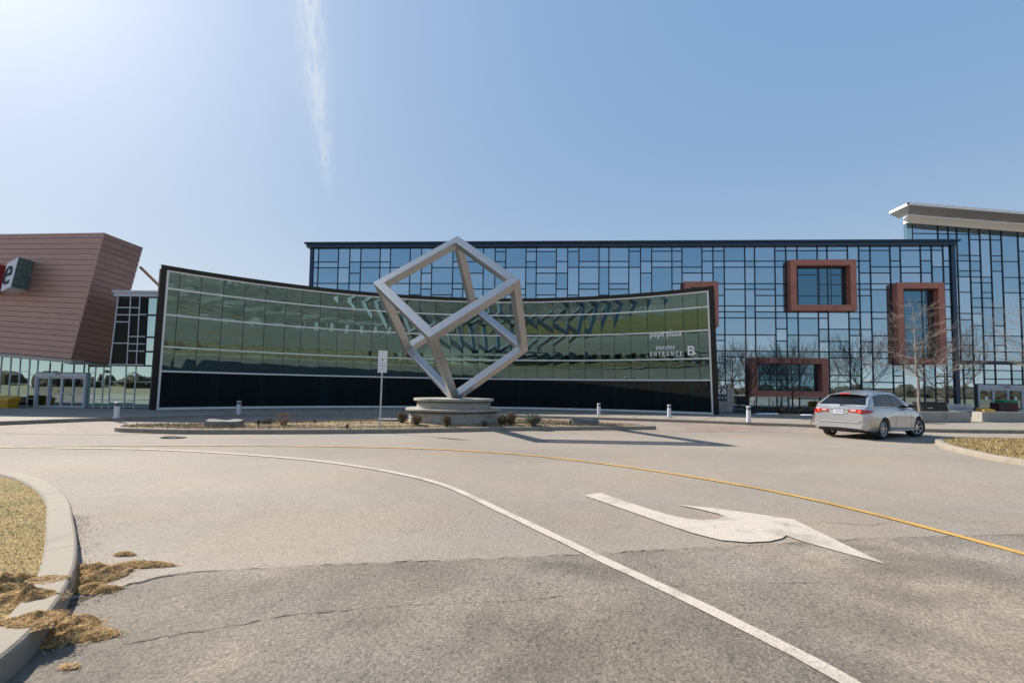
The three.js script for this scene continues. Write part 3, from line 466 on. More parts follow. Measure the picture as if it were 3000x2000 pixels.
// ---------------------------------------------------------------- copper-clad building at the left
{
  const g = thing('copper_clad_building', 'leaning box clad in brownish copper boards above a glazed entrance', 'building'), r = rng(555);
  const boards = [0, 1, 2, 3, 4].map((i) => mat([1, 1, 1], 0.42 + 0.02 * i, 0.25, { map: at(texture(256, (u, v) => { const k = (1 + 0.035 * (i - 2)) * (1 + 0.16 * (fbm(u, v, 4, 4, 400 + i * 9) - 0.5) + 0.10 * (vnoise(u * 8, v * 64, 64, 402 + i) - 0.5)); return [0.43 * k, 0.262 * k, 0.224 * k]; }), 2.4) }));
  const F = { tr: V(-23.74, 10.3, 24.7), br: V(-25.21, 2.95, 24.7), tl: V(-46, 9.67, 24.7), bl: V(-46, 4.5, 24.7) }, B = { tr: V(-23.69, 10.29, 27.3), br: V(-25.35, 2.75, 27.3) };
  const bk = new THREE.Vector3(0, 0, -0.12);
  // solid core a little behind the boards
  part(g, 'core', merge([hexa([F.bl.clone().add(bk), F.br.clone().add(bk).add(new THREE.Vector3(-0.075, 0, 0)), F.tr.clone().add(bk).add(new THREE.Vector3(-0.075, -0.02, 0)), F.tl.clone().add(bk)], [V(-46, 4.3, 27.25), B.br.clone().add(new THREE.Vector3(-0.075, 0, 0.02)), B.tr.clone().add(new THREE.Vector3(-0.075, -0.02, 0.02)), V(-46, 9.6, 27.25)])]), M.black);
  const lerpQ = (q, u, v) => new THREE.Vector3().addScaledVector(q[0], (1 - u) * (1 - v)).addScaledVector(q[1], u * (1 - v)).addScaledVector(q[2], u * v).addScaledVector(q[3], (1 - u) * v);
  const clad = (q, n, len, depth, nRows) => {
    for (let k = 0; k < nRows; k++) {
      const v0 = k / nRows, v1 = (k + 1) / nRows, gap = 0.055 / nRows * 1.0; let u = 0, jog = r() * 0.5;
      while (u < 0.999) {
        let w = (3.1 + 0.9 * r()) / len * (u === 0 ? 0.4 + jog : 1), u1 = Math.min(1, u + w); if (1 - u1 < 0.05) u1 = 1;
        const a = u + (u ? 0.003 / len : 0), b = u1 - (u1 < 1 ? 0.003 / len : 0), lo = v0 + gap, hi = v1 - gap * 0.4;
        const f = [lerpQ(q, a, lo), lerpQ(q, b, lo), lerpQ(q, b, hi), lerpQ(q, a, hi)], o = new THREE.Vector3().copy(n).multiplyScalar(0.002 * (r() - 0.5)); f.forEach((p) => p.add(o));
        part(g, 'board', hexa(f, f.map((p) => p.clone().addScaledVector(n, -depth))), boards[Math.floor(r() * 5)]); u = u1;
      }
    }
  };
  clad([F.bl, F.br, F.tr, F.tl], new THREE.Vector3(0, 0, 1), 21, 0.07, 23);
  const sn = new THREE.Vector3().subVectors(B.br, F.br).cross(new THREE.Vector3().subVectors(F.tr, F.br)).normalize(); if (sn.x < 0) sn.negate();
  clad([F.br, B.br, B.tr, F.tr], sn, 3, 0.07, 22);
  part(g, 'corner_trim', bar(F.br.clone().add(new THREE.Vector3(-0.02, 0, -0.02)), F.tr.clone().add(new THREE.Vector3(-0.02, 0, -0.02)), 0.045, 0.045, 8), boards[4]);
  // pale soffit edge under the boards
  const pale = mat([0.42, 0.39, 0.36], 0.6);
  part(g, 'soffit', hexa([V(-46, 4.28, 24.78), V(-25.24, 2.72, 24.78), V(-25.24, 2.93, 24.78), V(-46, 4.49, 24.78)], [V(-46, 4.28, 25.5), V(-25.24, 2.72, 25.5), V(-25.24, 2.93, 25.5), V(-46, 4.49, 25.5)]), pale);
  part(g, 'side_soffit', hexa([V(-25.23, 2.70, 24.79), V(-25.36, 2.52, 27.3), V(-25.36, 2.73, 27.3), V(-25.23, 2.92, 24.79)], [V(-25.7, 2.70, 24.79), V(-25.8, 2.52, 27.3), V(-25.8, 2.73, 27.3), V(-25.7, 2.92, 24.79)]), pale);
  part(g, 'roof_strut', bar(V(-24.4, 9.2, 28), V(-21.6, 6.6, 28), 0.09, 0.09, 8), mat([0.42, 0.24, 0.1], 0.6));
  // glazed entrance at ground level and the glass stair block beside it
  const D = 25.3, zP = (x, y, o = 0) => V(x, y, D - o), zB = (x0, x1, y0, y1, o0, o1) => hexa([zP(x0, y0, o1), zP(x1, y0, o1), zP(x1, y1, o1), zP(x0, y1, o1)], [zP(x0, y0, o0), zP(x1, y0, o0), zP(x1, y1, o0), zP(x0, y1, o0)]);
  part(g, 'interior_wall', merge([hexa([V(-46, 0.1, 25.42), V(-25.5, 0.1, 25.42), V(-25.5, 2.74, 25.42), V(-46, 4.28, 25.42)], [V(-46, 0.1, 30), V(-25.5, 0.1, 30), V(-25.5, 2.74, 30), V(-46, 4.28, 30)]), hexa([V(-25.5, 0.1, 25.42), V(-20.6, 0.1, 25.42), V(-20.6, 2.6, 25.42), V(-25.5, 2.6, 25.42)], [V(-25.5, 0.1, 30), V(-20.6, 0.1, 30), V(-20.6, 2.6, 30), V(-25.5, 2.6, 30)])]), M.black);
  const bot = (x) => 2.72 + (-25.24 - x) * 0.0752;
  const vx = [-46, -43, -40, -37, -34.5, -33, -31.9, -31.2, -30.5, -29.85, -29.3, -28.75, -28.2, -27.72];
  const tilt = () => 0.003 * (r() - 0.5);
  const pane = (x0, x1, y0, y1, m = M.shopGlass, topf) => { const a = tilt(), b = tilt(); part(g, 'pane', patch((u, v) => { const x = mix(x0, x1, u); return zP(x, mix(y0, topf ? topf(x) : y1, v), 0.0 + a * u + b * v); }, 1, 1), m); };
  for (let i = 0; i + 1 < vx.length; i++) {
    const a = vx[i] + 0.026, b = vx[i + 1] - 0.026, ys = [0.22, ...(i % 2 ? [0.75] : [0.62]), ...(i % 3 ? [1.5] : [1.25]), ...(i % 2 ? [2.22] : [2.05])];
    for (let k = 0; k < ys.length; k++) pane(a, b, ys[k] + 0.02, (ys[k + 1] || 0) - 0.02, k === 0 && i > 9 ? M.darkGlass : M.shopGlass, k + 1 < ys.length ? undefined : (x) => bot(x) - 0.02);
    part(g, 'mullion', zB(vx[i + 1] - 0.022, vx[i + 1] + 0.022, 0.15, Math.max(1, bot(vx[i + 1]) - 0.01), -0.02, 0.03), M.frame);
    for (const y of ys) part(g, 'transom', zB(a - 0.005, b + 0.005, y - 0.018, y + 0.018, -0.02, 0.022), M.frame);
  }
  // lights over the doors
  const ox = [-27.72, -27.0, -26.3, -25.6, -25.0, -24.73]; for (let i = 0; i + 1 < ox.length; i++) { pane(ox[i] + 0.03, ox[i + 1] - 0.03, 2.2, 0, M.shopGlass, (x) => Math.max(2.62, bot(x)) - 0.02); part(g, 'mullion', zB(ox[i + 1] - 0.022, ox[i + 1] + 0.022, 2.16, 2.7, -0.02, 0.03), M.navy); }
  const fr = part(g, 'door_frame', merge([zB(-27.67, -24.73, 1.93, 2.16, -0.02, 0.16), zB(-27.67, -27.58, 0.15, 1.93, -0.02, 0.16), zB(-24.82, -24.73, 0.15, 1.93, -0.02, 0.16)]), M.frame);
  part(fr, 'sensor', zB(-26.45, -26.2, 2.06, 2.1, 0.16, 0.2), M.black);
  for (let i = 0; i < 4; i++) {
    const a = mix(-27.58, -24.82, i / 4), b = mix(-27.58, -24.82, (i + 1) / 4), o = i === 1 || i === 2 ? 0.02 : 0.07;
    const leaf = part(g, 'door', merge([zB(a, a + 0.06, 0.16, 1.93, -0.02, o + 0.05), zB(b - 0.06, b, 0.16, 1.93, -0.02, o + 0.05), zB(a + 0.06, b - 0.06, 1.83, 1.93, -0.02, o + 0.05), zB(a + 0.06, b - 0.06, 0.98, 1.03, -0.02, o + 0.05), zB(a + 0.06, b - 0.06, 0.16, 0.26, -0.02, o + 0.05)]), M.frame);
    part(leaf, 'pane', patch((u, v) => zP(mix(a + 0.06, b - 0.06, u), mix(0.26, 0.98, v), o), 1, 1), M.doorGlass); part(leaf, 'pane', patch((u, v) => zP(mix(a + 0.06, b - 0.06, u), mix(1.03, 1.83, v), o), 1, 1), M.doorGlass);
    if (i === 1 || i === 2) part(leaf, 'yellow_sticker', zB(a + 0.25, a + 0.5, i === 1 ? 1.06 : 0.9, i === 1 ? 1.12 : 0.95, o + 0.052, o + 0.056), mat([0.7, 0.6, 0.05], 0.6));
  }
  // lights between the doors and the curved wall, and the stair block above them
  const bx = [-24.73, -24.33, -23.85, -23.45, -22.55, -21.98, -20.75];
  for (let i = 0; i + 1 < bx.length; i++) {
    const a = bx[i] + 0.024, b = bx[i + 1] - 0.024, t = i < 3 ? 2.55 : 2.62, ys = i % 2 ? [0.22, 0.66, 1.7, t] : [0.22, 0.6, i === 2 ? 1.45 : 0.98, 2.2, t];
    for (let k = 0; k + 1 < ys.length; k++) pane(a, b, ys[k] + 0.02, ys[k + 1] - 0.02); for (const y of ys.slice(0, -1)) part(g, 'transom', zB(a - 0.005, b + 0.005, y - 0.018, y + 0.018, -0.02, 0.022), M.frame);
    part(g, 'mullion', zB(bx[i + 1] - 0.024, bx[i + 1] + 0.024, 0.15, t, -0.02, 0.03), M.frame);
  }
  const stairGlass = mat([0.003, 0.003, 0.004], 0.05, 0, { specularIntensity: 0.25 }), left = (y) => mix(-23.49, -23.22, (y - 2.66) / 4.3);
  part(g, 'stair_block_core', hexa([zP(left(2.6) + 0.02, 2.6, -0.04), zP(-20.6, 2.6, -0.04), zP(-20.6, 7.0, -0.04), zP(left(7), 7.0, -0.04)], [zP(left(2.6) + 0.02, 2.6, -3), zP(-20.6, 2.6, -3), zP(-20.6, 7.0, -3), zP(left(7), 7.0, -3)]), M.black);
  const sx = [null, -22.48, -21.93, -21.48], rowsA = [[2.7, 3.95, 5.2, 5.62, 6.05, 6.6], [2.7, 3.5, 3.92, 4.35, 5.62, 6.05, 6.62], [2.7, 3.5, 3.92, 4.35, 5.65, 6.65]];
  for (let i = 0; i < 3; i++) { const ys = rowsA[i]; for (let k = 0; k + 1 < ys.length; k++) { const y0 = ys[k] + 0.03, y1 = ys[k + 1] - 0.03; part(g, 'stair_pane', patch((u, v) => { const y = mix(y0, y1, v), x0 = i ? sx[i] + 0.03 : left(y) + 0.07; return zP(mix(x0, sx[i + 1] - 0.03, u), y, 0); }, 1, 1), stairGlass); part(g, 'transom', hexa([zP(i ? sx[i] + 0.028 : left(ys[k]) + 0.06, ys[k] - 0.03, 0.05), zP(sx[i + 1] - 0.028, ys[k] - 0.03, 0.05), zP(sx[i + 1] - 0.028, ys[k] + 0.03, 0.05), zP(i ? sx[i] + 0.028 : left(ys[k]) + 0.06, ys[k] + 0.03, 0.05)], [zP(i ? sx[i] + 0.028 : left(ys[k]) + 0.06, ys[k] - 0.03, -0.03), zP(sx[i + 1] - 0.028, ys[k] - 0.03, -0.03), zP(sx[i + 1] - 0.028, ys[k] + 0.03, -0.03), zP(i ? sx[i] + 0.028 : left(ys[k]) + 0.06, ys[k] + 0.03, -0.03)]), M.frame); } if (i) part(g, 'mullion', zB(sx[i] - 0.028, sx[i] + 0.028, 2.66, 6.7, -0.03, 0.06), M.frame); }
  part(g, 'mullion', hexa([zP(left(2.6), 2.6, 0.07), zP(left(2.6) + 0.06, 2.6, 0.07), zP(left(6.7) + 0.06, 6.7, 0.07), zP(left(6.7), 6.7, 0.07)], [zP(left(2.6), 2.6, -0.06), zP(left(2.6) + 0.06, 2.6, -0.06), zP(left(6.7) + 0.06, 6.7, -0.06), zP(left(6.7), 6.7, -0.06)]), M.frame);
  for (const [a, b] of [[2.66, 3.45], [3.5, 4.3], [4.35, 5.6], [5.65, 6.66]]) pane(-21.44, -20.72, a + 0.03, b - 0.03, M.shopGlass);
  part(g, 'mullion', zB(-20.9, -20.84, 2.66, 6.9, 0.005, 0.05), M.frame);
  part(g, 'stair_block_eaves', merge([zB(-23.42, -20.55, 6.7, 6.92, -3.0, 0.12), zB(-23.48, -20.5, 6.92, 7.04, -3.0, 0.2)]), M.frame);
  // three-dimensional letter boxes on the boards
  const tealM = [0, 1, 2].map((i) => mat([0.10 + 0.02 * i, 0.20 + 0.015 * i, 0.215], 0.5, 0.3)), whiteM = mat([0.66, 0.70, 0.76], 0.5), redM = mat([0.3, 0.03, 0.035], 0.5);
  const sign = part(g, 'letter_box', hexa([V(-28.18, 6.55, 23.6), V(-27.64, 6.81, 23.6), V(-27.32, 8.49, 23.6), V(-27.93, 8.1, 23.6)], [V(-28.5, 6.65, 24.7), V(-27.95, 6.84, 24.7), V(-27.7, 8.57, 24.7), V(-28.25, 8.25, 24.7)]), whiteM);
  const rq = [V(-27.64, 6.81, 23.6), V(-27.95, 6.84, 24.7), V(-27.7, 8.57, 24.7), V(-27.32, 8.49, 23.6)], rn = new THREE.Vector3().subVectors(rq[1], rq[0]).cross(new THREE.Vector3().subVectors(rq[3], rq[0])).normalize(); if (rn.x < 0) rn.negate();
  for (let k = 0; k < 6; k++) { let u = 0, n = 0; const wds = k % 2 ? [0.3, 0.42, 0.28] : [0.45, 0.55]; for (const w of wds) { const a = u + 0.012, b = u + w - 0.012, v0 = k / 6 + 0.006, v1 = (k + 1) / 6 - 0.006, f = [lerpQ(rq, a, v0), lerpQ(rq, b, v0), lerpQ(rq, b, v1), lerpQ(rq, a, v1)]; part(sign, 'tile', hexa(f.map((p) => p.clone().addScaledVector(rn, 0.02)), f), tealM[(k + n++) % 3]); u += w; } }
  { const t = text('e', 0.92, fontR, 0.03); t.geo.computeBoundingBox(); const bb = t.geo.boundingBox; t.geo.translate(-(bb.min.x + bb.max.x) / 2, -(bb.min.y + bb.max.y) / 2, 0); t.geo.scale(0.5, 1.05, 1); t.geo.applyMatrix4(new THREE.Matrix4().set(1, 0.22, 0, 0, 0.35, 1, 0, 0, 0, 0, 1, 0, 0, 0, 0, 1)); t.geo.translate(-27.83, 7.45, -23.585); part(sign, 'letter', t.geo, mat([0.01, 0.012, 0.03], 0.5)); }
  part(g, 'red_letter_box', hexa([V(-29.9, 6.6, 23.7), V(-29.4, 6.75, 23.7), V(-29.1, 8.2, 23.9), V(-29.5, 8.1, 23.9)], [V(-29.9, 6.6, 24.7), V(-29.3, 6.75, 24.7), V(-29.1, 8.25, 24.7), V(-29.5, 8.1, 24.7)]), redM);
}
// ---------------------------------------------------------------- cube sculpture on its plinth
{
  const pl = thing('sculpture_plinth', 'two-tiered round concrete plinth under the steel cube', 'plinth', [-2.44, 0, 18.46]);
  const lathe = (pts) => new THREE.LatheGeometry(pts.map(([x, y]) => new THREE.Vector2(x, y)), 72);
  const uvScale = (g, a, b) => { const u = g.attributes.uv; for (let i = 0; i < u.count; i++) u.setXY(i, u.getX(i) * a, u.getY(i) * b); return g; };
  part(pl, 'lower_drum', uvScale(lathe([[1.86, 0.0], [1.86, 0.42], [1.845, 0.425], [1.845, 0.44], [1.86, 0.445], [1.86, 0.65], [0.2, 0.65]]), 11, 1.1), M.plinth);
  part(pl, 'lower_slab', uvScale(lathe([[1.7, 0.65], [1.985, 0.65], [2.0, 0.662], [2.0, 0.728], [1.985, 0.74], [0.2, 0.74]]), 12, 0.7), M.plinth);
  part(pl, 'upper_drum', uvScale(lathe([[1.55, 0.74], [1.55, 0.895], [1.535, 0.9], [1.535, 0.912], [1.55, 0.917], [1.55, 1.045], [0.2, 1.045]]), 9, 0.6), M.plinth);
  part(pl, 'upper_slab', uvScale(lathe([[1.4, 1.045], [1.665, 1.045], [1.68, 1.057], [1.68, 1.138], [1.665, 1.15], [0.0, 1.15]]), 10, 0.8), M.plinth);
  const c = thing('cube_sculpture', 'open steel cube sculpture balanced on one corner', 'sculpture', [-2.44, 1.15, 18.46]);
  const Bp = V(-2.44, 0.9, 18.46), a = 4.2, e = [V(-2.92, 3.33, 15.06), V(-5.14, 3.33, 20.57), V(0.74, 3.33, 19.74)].map((p) => p.sub(Bp).normalize());
  const E1 = e[0], E2 = e[1].clone().addScaledVector(E1, -e[1].dot(E1)).normalize(), E3 = E1.clone().cross(E2).normalize(); if (E3.dot(e[2]) < 0) { const s = E2.clone(); E2.copy(E3).negate(); E3.copy(s); }
  const w = 0.33, ax = [E1, E2, E3], basis = new THREE.Matrix4().makeBasis(E1, E2, E3);
  for (let k = 0; k < 3; k++) for (const i of [0, 1]) for (const j of [0, 1]) {
    const o = [(k + 1) % 3, (k + 2) % 3], len = k === 0 ? a : a - 2 * w - 0.004, size = [w, w, w], cen = [0, 0, 0]; size[k] = len; cen[k] = a / 2; cen[o[0]] = i ? a - w / 2 : w / 2; cen[o[1]] = j ? a - w / 2 : w / 2;
    const g = new RoundedBoxGeometry(size[0], size[1], size[2], 2, 0.014), uv = g.attributes.uv, ps = g.attributes.position; for (let n = 0; n < uv.count; n++) uv.setXY(n, ps.getComponent(n, o[0]) + ps.getComponent(n, o[1]), ps.getComponent(n, k));
    g.translate(...cen); g.applyMatrix4(basis); g.translate(Bp.x + 2.44, Bp.y - 1.15, Bp.z + 18.46); part(c, 'beam', g, M.steel);
  }
}
// ---------------------------------------------------------------- sign on a post
{
  const t = thing('parking_sign', 'tall white notice plate on a slim grey post beside the plinth', 'sign', [-4.57, 0.1, 15.15]);
  part(t, 'post', merge([box(0.055, 2.05, 0.035, 0, 0, 0, 0.006)]), mat([0.45, 0.46, 0.48], 0.5, 0.5));
  t.rotation.z = -0.012;
  const p = part(t, 'plate', box(0.315, 0.77, 0.012, 0.015, 1.98, 0.03, 0.004), mat([0.72, 0.73, 0.76], 0.5));
  const ink = mat([0.05, 0.05, 0.07], 0.7), line = (w, y, h, x = 0.015) => box(w, h, 0.003, x, y, 0.037);
  part(p, 'arrow_symbol', merge([line(0.014, 2.36, 0.085), new THREE.ShapeGeometry(new THREE.Shape([new THREE.Vector2(-0.035, 2.43), new THREE.Vector2(0.065, 2.43), new THREE.Vector2(0.015, 2.47)])).translate(0, 0, 0.039)]), ink);
  const words = (n, y, h) => { const r = rng(n * 31), l = []; let x = -0.115; while (x < 0.13) { const w = 0.02 + 0.05 * r(); l.push(line(Math.min(w, 0.145 - x), y, h, x + w / 2)); x += w + 0.012; } return l; };
  part(p, 'print', merge([...words(1, 2.31, 0.012), ...words(2, 2.245, 0.02), ...words(3, 2.20, 0.018), ...words(4, 2.14, 0.008), ...words(5, 2.105, 0.009), ...words(6, 2.07, 0.005), ...words(7, 2.045, 0.005), ...words(8, 2.02, 0.005)]), mat([0.30, 0.30, 0.34], 0.7));
  part(p, 'bolt', new THREE.SphereGeometry(0.012, 8, 6).translate(0.015, 2.005, 0.04), M.aluminium); part(p, 'bolt', new THREE.SphereGeometry(0.012, 8, 6).translate(0.015, 2.73, 0.04), M.black);
}
// ---------------------------------------------------------------- bollard lights
{
  const body = mat([0.56, 0.58, 0.63], 0.5, 0.2), lou = mat([0.16, 0.17, 0.19], 0.5, 0.3);
  const spots = [[-16.24, 17.91, 0.665, 'grey bollard light on the pavement near the copper building doors'], [-13.35, 21.29, 0.66, 'grey bollard light by the far end of the curved wall, behind the grey boulder'], [5.0, 24.85, 0.675, 'grey bollard light before the curved wall, nearest the conifer shrub'], [8.54, 23.52, 0.695, 'grey bollard light before the curved wall beneath the pizza lettering'], [11.28, 20.67, 0.77, 'tall pale bollard light at the kerb beside the end of the curved wall']];
  for (const [x, d, h, label] of spots) {
    const t = thing('bollard_light', label, 'bollard', [x, 0.146, d], 0, 'bollard lights along the pavement');
    part(t, 'base_plate', cyl(0.13, 0.13, 0.015), lou); part(t, 'post', cyl(0.098, 0.098, h * 0.74, 0, 0.015), body);
    const l = []; for (let i = 0; i < 4; i++) l.push(cyl(0.1, 0.085, 0.02, 0, h * 0.755 + i * 0.03)); part(t, 'louvre', merge([cyl(0.07, 0.07, 0.125, 0, h * 0.752), ...l]), lou);
    part(t, 'cap', merge([cyl(0.1, 0.1, h * 0.245 - 0.13, 0, h * 0.755 + 0.125), cyl(0.1, 0.085, 0.012, 0, h - 0.004)]), body);
  }
}
// ---------------------------------------------------------------- stones, small lamps and litter on the island
const stoneM = mat([1, 1, 1], 0.9, 0, { map: at(texture(256, (u, v) => { const k = 1 + 0.5 * (fbm(u, v, 5, 5, 500) - 0.5); return [0.2 * k, 0.193 * k, 0.18 * k]; }), 1), bumpMap: at(texture(256, (u, v) => fbm(u, v, 8, 4, 510), false), 0.7), bumpScale: 0.02 });
function stone(name, label, x, d, y, l, h, w, turn, seed) {
  const g = new THREE.BoxGeometry(l, h, w, 14, 6, 8), p = g.attributes.position, v = new THREE.Vector3();
  for (let i = 0; i < p.count; i++) { v.fromBufferAttribute(p, i); const n = (s) => fbm((v.x + 9) / 18 + s, (v.y * 1.3 + v.z + 9) / 18, 40, 3, seed) - 0.5; const q = 1 - 0.22 * (Math.abs(v.x / l * 2) ** 6) * (0.5 + (v.y / h + 0.5)); v.set(v.x + n(0) * 0.12, (v.y + n(0.31) * h * 0.55) * (1 - 0.25 * Math.max(0, v.x / l) * (seed % 2)), v.z * q + n(0.57) * 0.14); p.setXYZ(i, v.x, v.y + h / 2, v.z); }
  g.computeVertexNormals(); const m = new THREE.Mesh(g, stoneM); shade(m); m.name = numbered(name); m.position.set(x, y, -d); m.rotation.y = turn; scene.add(m); tag(m, label, 'boulder', 'stone slabs on the sculpture island'); return m;
}
stone('boulder', 'long grey layered boulder near the rounded end of the sculpture island', -9.75, 14.85, 0.12, 1.12, 0.27, 0.45, 0.1, 3);
stone('boulder', 'low grey stone slab behind the sign post on the island', -4.95, 17.8, 0.13, 1.15, 0.17, 0.45, -0.1, 4);
stone('boulder', 'flat grey stone slab near the pointed end of the island', 3.05, 18.1, 0.13, 1.15, 0.24, 0.5, 0.25, 5);
for (const [x, d, h, lean, label] of [[-9.28, 14.42, 0.15, 0, 'short dark stake light standing before the long boulder'], [-8.75, 15.1, 0.22, 0.2, 'dark stake light between the long boulder and the dry bush'], [-5.55, 14.75, 0.19, 0, 'short dark stake light at the front kerb left of the sign post'], [-7.4, 16.6, 0.2, 0.7, 'fallen dark stake light leaning at the back of the island']]) {
  const t = thing('stake_light', label, 'stake light', [x, 0.12, d], 0, 'garden stake lights on the island'); t.rotation.z = lean; part(t, 'stem', cyl(0.02, 0.02, h * 0.6, 0, 0), M.black); part(t, 'head', cyl(0.042, 0.034, h * 0.4, 0, h * 0.6), M.black);
}
{ const g = new THREE.SphereGeometry(0.34, 24, 10), p = g.attributes.position; for (let i = 0; i < p.count; i++) { const x = p.getX(i), z = p.getZ(i), n = fbm((x + 2) / 4, (z + 2) / 4, 24, 3, 520); p.setXYZ(i, x * (0.75 + 0.5 * n), Math.max(0, p.getY(i)) * 0.16 * (0.4 + 1.2 * n), z * 0.55 * (0.6 + 0.8 * n)); } g.computeVertexNormals(); const m = shade(new THREE.Mesh(g, mat([0.03, 0.025, 0.022], 0.9))); m.name = 'crumpled_rag'; m.position.set(-9.89, 0.004, -12.75); scene.add(m); tag(m, 'dark crumpled rag lying flat on the drive before the island', 'rag'); }

// ---------------------------------------------------------------- shrubs
function leafCloud(r, n, size, shapeFn, seedDir) {      // n small leaf faces through a volume
  const pos = [], nor = [], uv = [], q = new THREE.Quaternion(), e = new THREE.Euler(), a = new THREE.Vector3();
  for (let i = 0; i < n; i++) {
    const c = shapeFn(r); e.set(r() * 6.3, r() * 6.3, r() * 6.3); q.setFromEuler(e); const s = size * (0.6 + 0.8 * r());
    const v = [[-0.3, 0, 0], [0, -0.1, 1], [0.3, 0, 0], [0, 0.05, -1]].map(([x, y, z]) => a.set(x * s, y * s, z * s).applyQuaternion(q).add(c).clone());
    for (const k of [0, 1, 2, 0, 2, 3]) pos.push(v[k].x, v[k].y, v[k].z); uv.push(0, 0, 1, 0, 1, 1, 0, 0, 1, 1, 0, 1);
  }
  const g = new THREE.BufferGeometry(); g.setAttribute('position', new THREE.Float32BufferAttribute(pos, 3)); g.setAttribute('uv', new THREE.Float32BufferAttribute(uv, 2)); g.computeVertexNormals(); return g;
}
const ball = (rx, ry, cy, lump) => (r) => { const a = r() * 6.283, z = r() * 2 - 1, k = Math.sqrt(1 - z * z), t = Math.pow(r(), 0.4) * (1 + lump * Math.sin(a * 3 + z * 4)); return new THREE.Vector3(Math.cos(a) * k * rx * t, cy + z * ry * t, Math.sin(a) * k * rx * t); };
function shrub(name, label, x, d, y, rx, h, colors, n, size, seed, group) {
  const r = rng(seed), t = thing(name, label, 'shrub', [x, y, d], r() * 6, group), twigs = [];
  for (let i = 0; i < 10; i++) { const a = r() * 6.283, k = 0.3 + 0.6 * r(); twigs.push(bar(new THREE.Vector3(0.04 * Math.cos(a), -0.03, 0.04 * Math.sin(a)), new THREE.Vector3(Math.cos(a) * rx * k, h * (0.5 + 0.4 * r()), Math.sin(a) * rx * k), 0.012, 0.004, 5)); }
  part(t, 'stems', merge(twigs), mat([0.06, 0.045, 0.03], 0.9));
  colors.forEach((c, i) => part(t, 'foliage', leafCloud(r, Math.round(n / colors.length), size, ball(rx, h * 0.48, h * 0.54, 0.12), 0), mat(c, 0.85, 0, { transmission: 0.25, thickness: 0, side: THREE.DoubleSide })));
  return t;
}
const dryC = [[0.11, 0.055, 0.025], [0.075, 0.06, 0.022], [0.17, 0.10, 0.04]], grn = [[0.05, 0.06, 0.022], [0.09, 0.07, 0.03]];
shrub('russet_shrub', 'small russet shrub just left of the plinth, behind its neighbour', -4.3, 17.1, 0.16, 0.2, 0.46, dryC, 900, 0.035, 601, 'low shrubs round the plinth');
shrub('russet_shrub', 'small russet shrub in front of the shaded left side of the plinth', -3.52, 16.15, 0.16, 0.22, 0.40, dryC, 900, 0.035, 602, 'low shrubs round the plinth');
shrub('russet_shrub', 'upright russet shrub before the middle of the plinth', -2.37, 16.0, 0.16, 0.16, 0.42, dryC, 800, 0.035, 603, 'low shrubs round the plinth');
shrub('thin_shrub', 'sparse dark shrub before the right part of the plinth', -1.02, 16.35, 0.16, 0.15, 0.22, [[0.05, 0.03, 0.02]], 200, 0.03, 604, 'low shrubs round the plinth');
shrub('dark_shrub', 'dark green shrub tucked against the right side of the plinth', -0.35, 16.9, 0.16, 0.2, 0.4, grn, 900, 0.035, 605, 'low shrubs round the plinth');
shrub('russet_shrub', 'tall russet and gold shrub between the plinth and the grey conifer shrub', -0.02, 17.05, 0.16, 0.2, 0.5, dryC, 1000, 0.035, 606, 'low shrubs round the plinth');
shrub('conifer_shrub', 'round grey-green conifer shrub on the island', 0.84, 16.95, 0.15, 0.33, 0.46, [[0.10, 0.115, 0.07], [0.16, 0.17, 0.12], [0.22, 0.22, 0.17]], 4200, 0.03, 607);
shrub('low_dark_shrub', 'low dark twiggy shrub between the boulder and the dry bush', -9.0, 15.9, 0.15, 0.3, 0.22, [[0.03, 0.022, 0.015]], 350, 0.035, 608);
function stalks(name, label, category, x, d, y, n, h, spread, colors, seed, bushy) {
  const r = rng(seed), t = thing(name, label, category, [x, y, d]), l = colors.map(() => []);
  for (let i = 0; i < n; i++) { const a = r() * 6.283, s = spread * Math.sqrt(r()), hh = h * (0.6 + 0.4 * r()), b = new THREE.Vector3(Math.cos(a) * 0.05, 0, Math.sin(a) * 0.05), m = new THREE.Vector3(Math.cos(a) * s * 0.5, hh * 0.6, Math.sin(a) * s * 0.5), e = new THREE.Vector3(Math.cos(a + 0.3) * s * 1.15, hh * (0.8 + 0.25 * r()), Math.sin(a + 0.3) * s * 1.15), k = i % colors.length; l[k].push(bar(b, m, 0.006, 0.005, 4), bar(m, e, 0.005, 0.002, 4)); }
  colors.forEach((c, k) => part(t, 'stalks', merge(l[k]), mat(c, 0.95)));
  if (bushy) part(t, 'flower_heads', leafCloud(r, 700, 0.02, (q) => { const a = q() * 6.28, s = 0.21 * Math.sqrt(q()); return new THREE.Vector3(Math.cos(a) * s, h * (0.9 + 0.36 * q()), Math.sin(a) * s); }), mat([0.22, 0.15, 0.10], 0.95));
  return t;
}
stalks('dry_bush', 'dry tan bush with faded heads on the sculpture island', 'bush', -8.05, 15.4, 0.15, 90, 0.36, 0.3, [[0.32, 0.24, 0.15], [0.24, 0.17, 0.11]], 611, true);

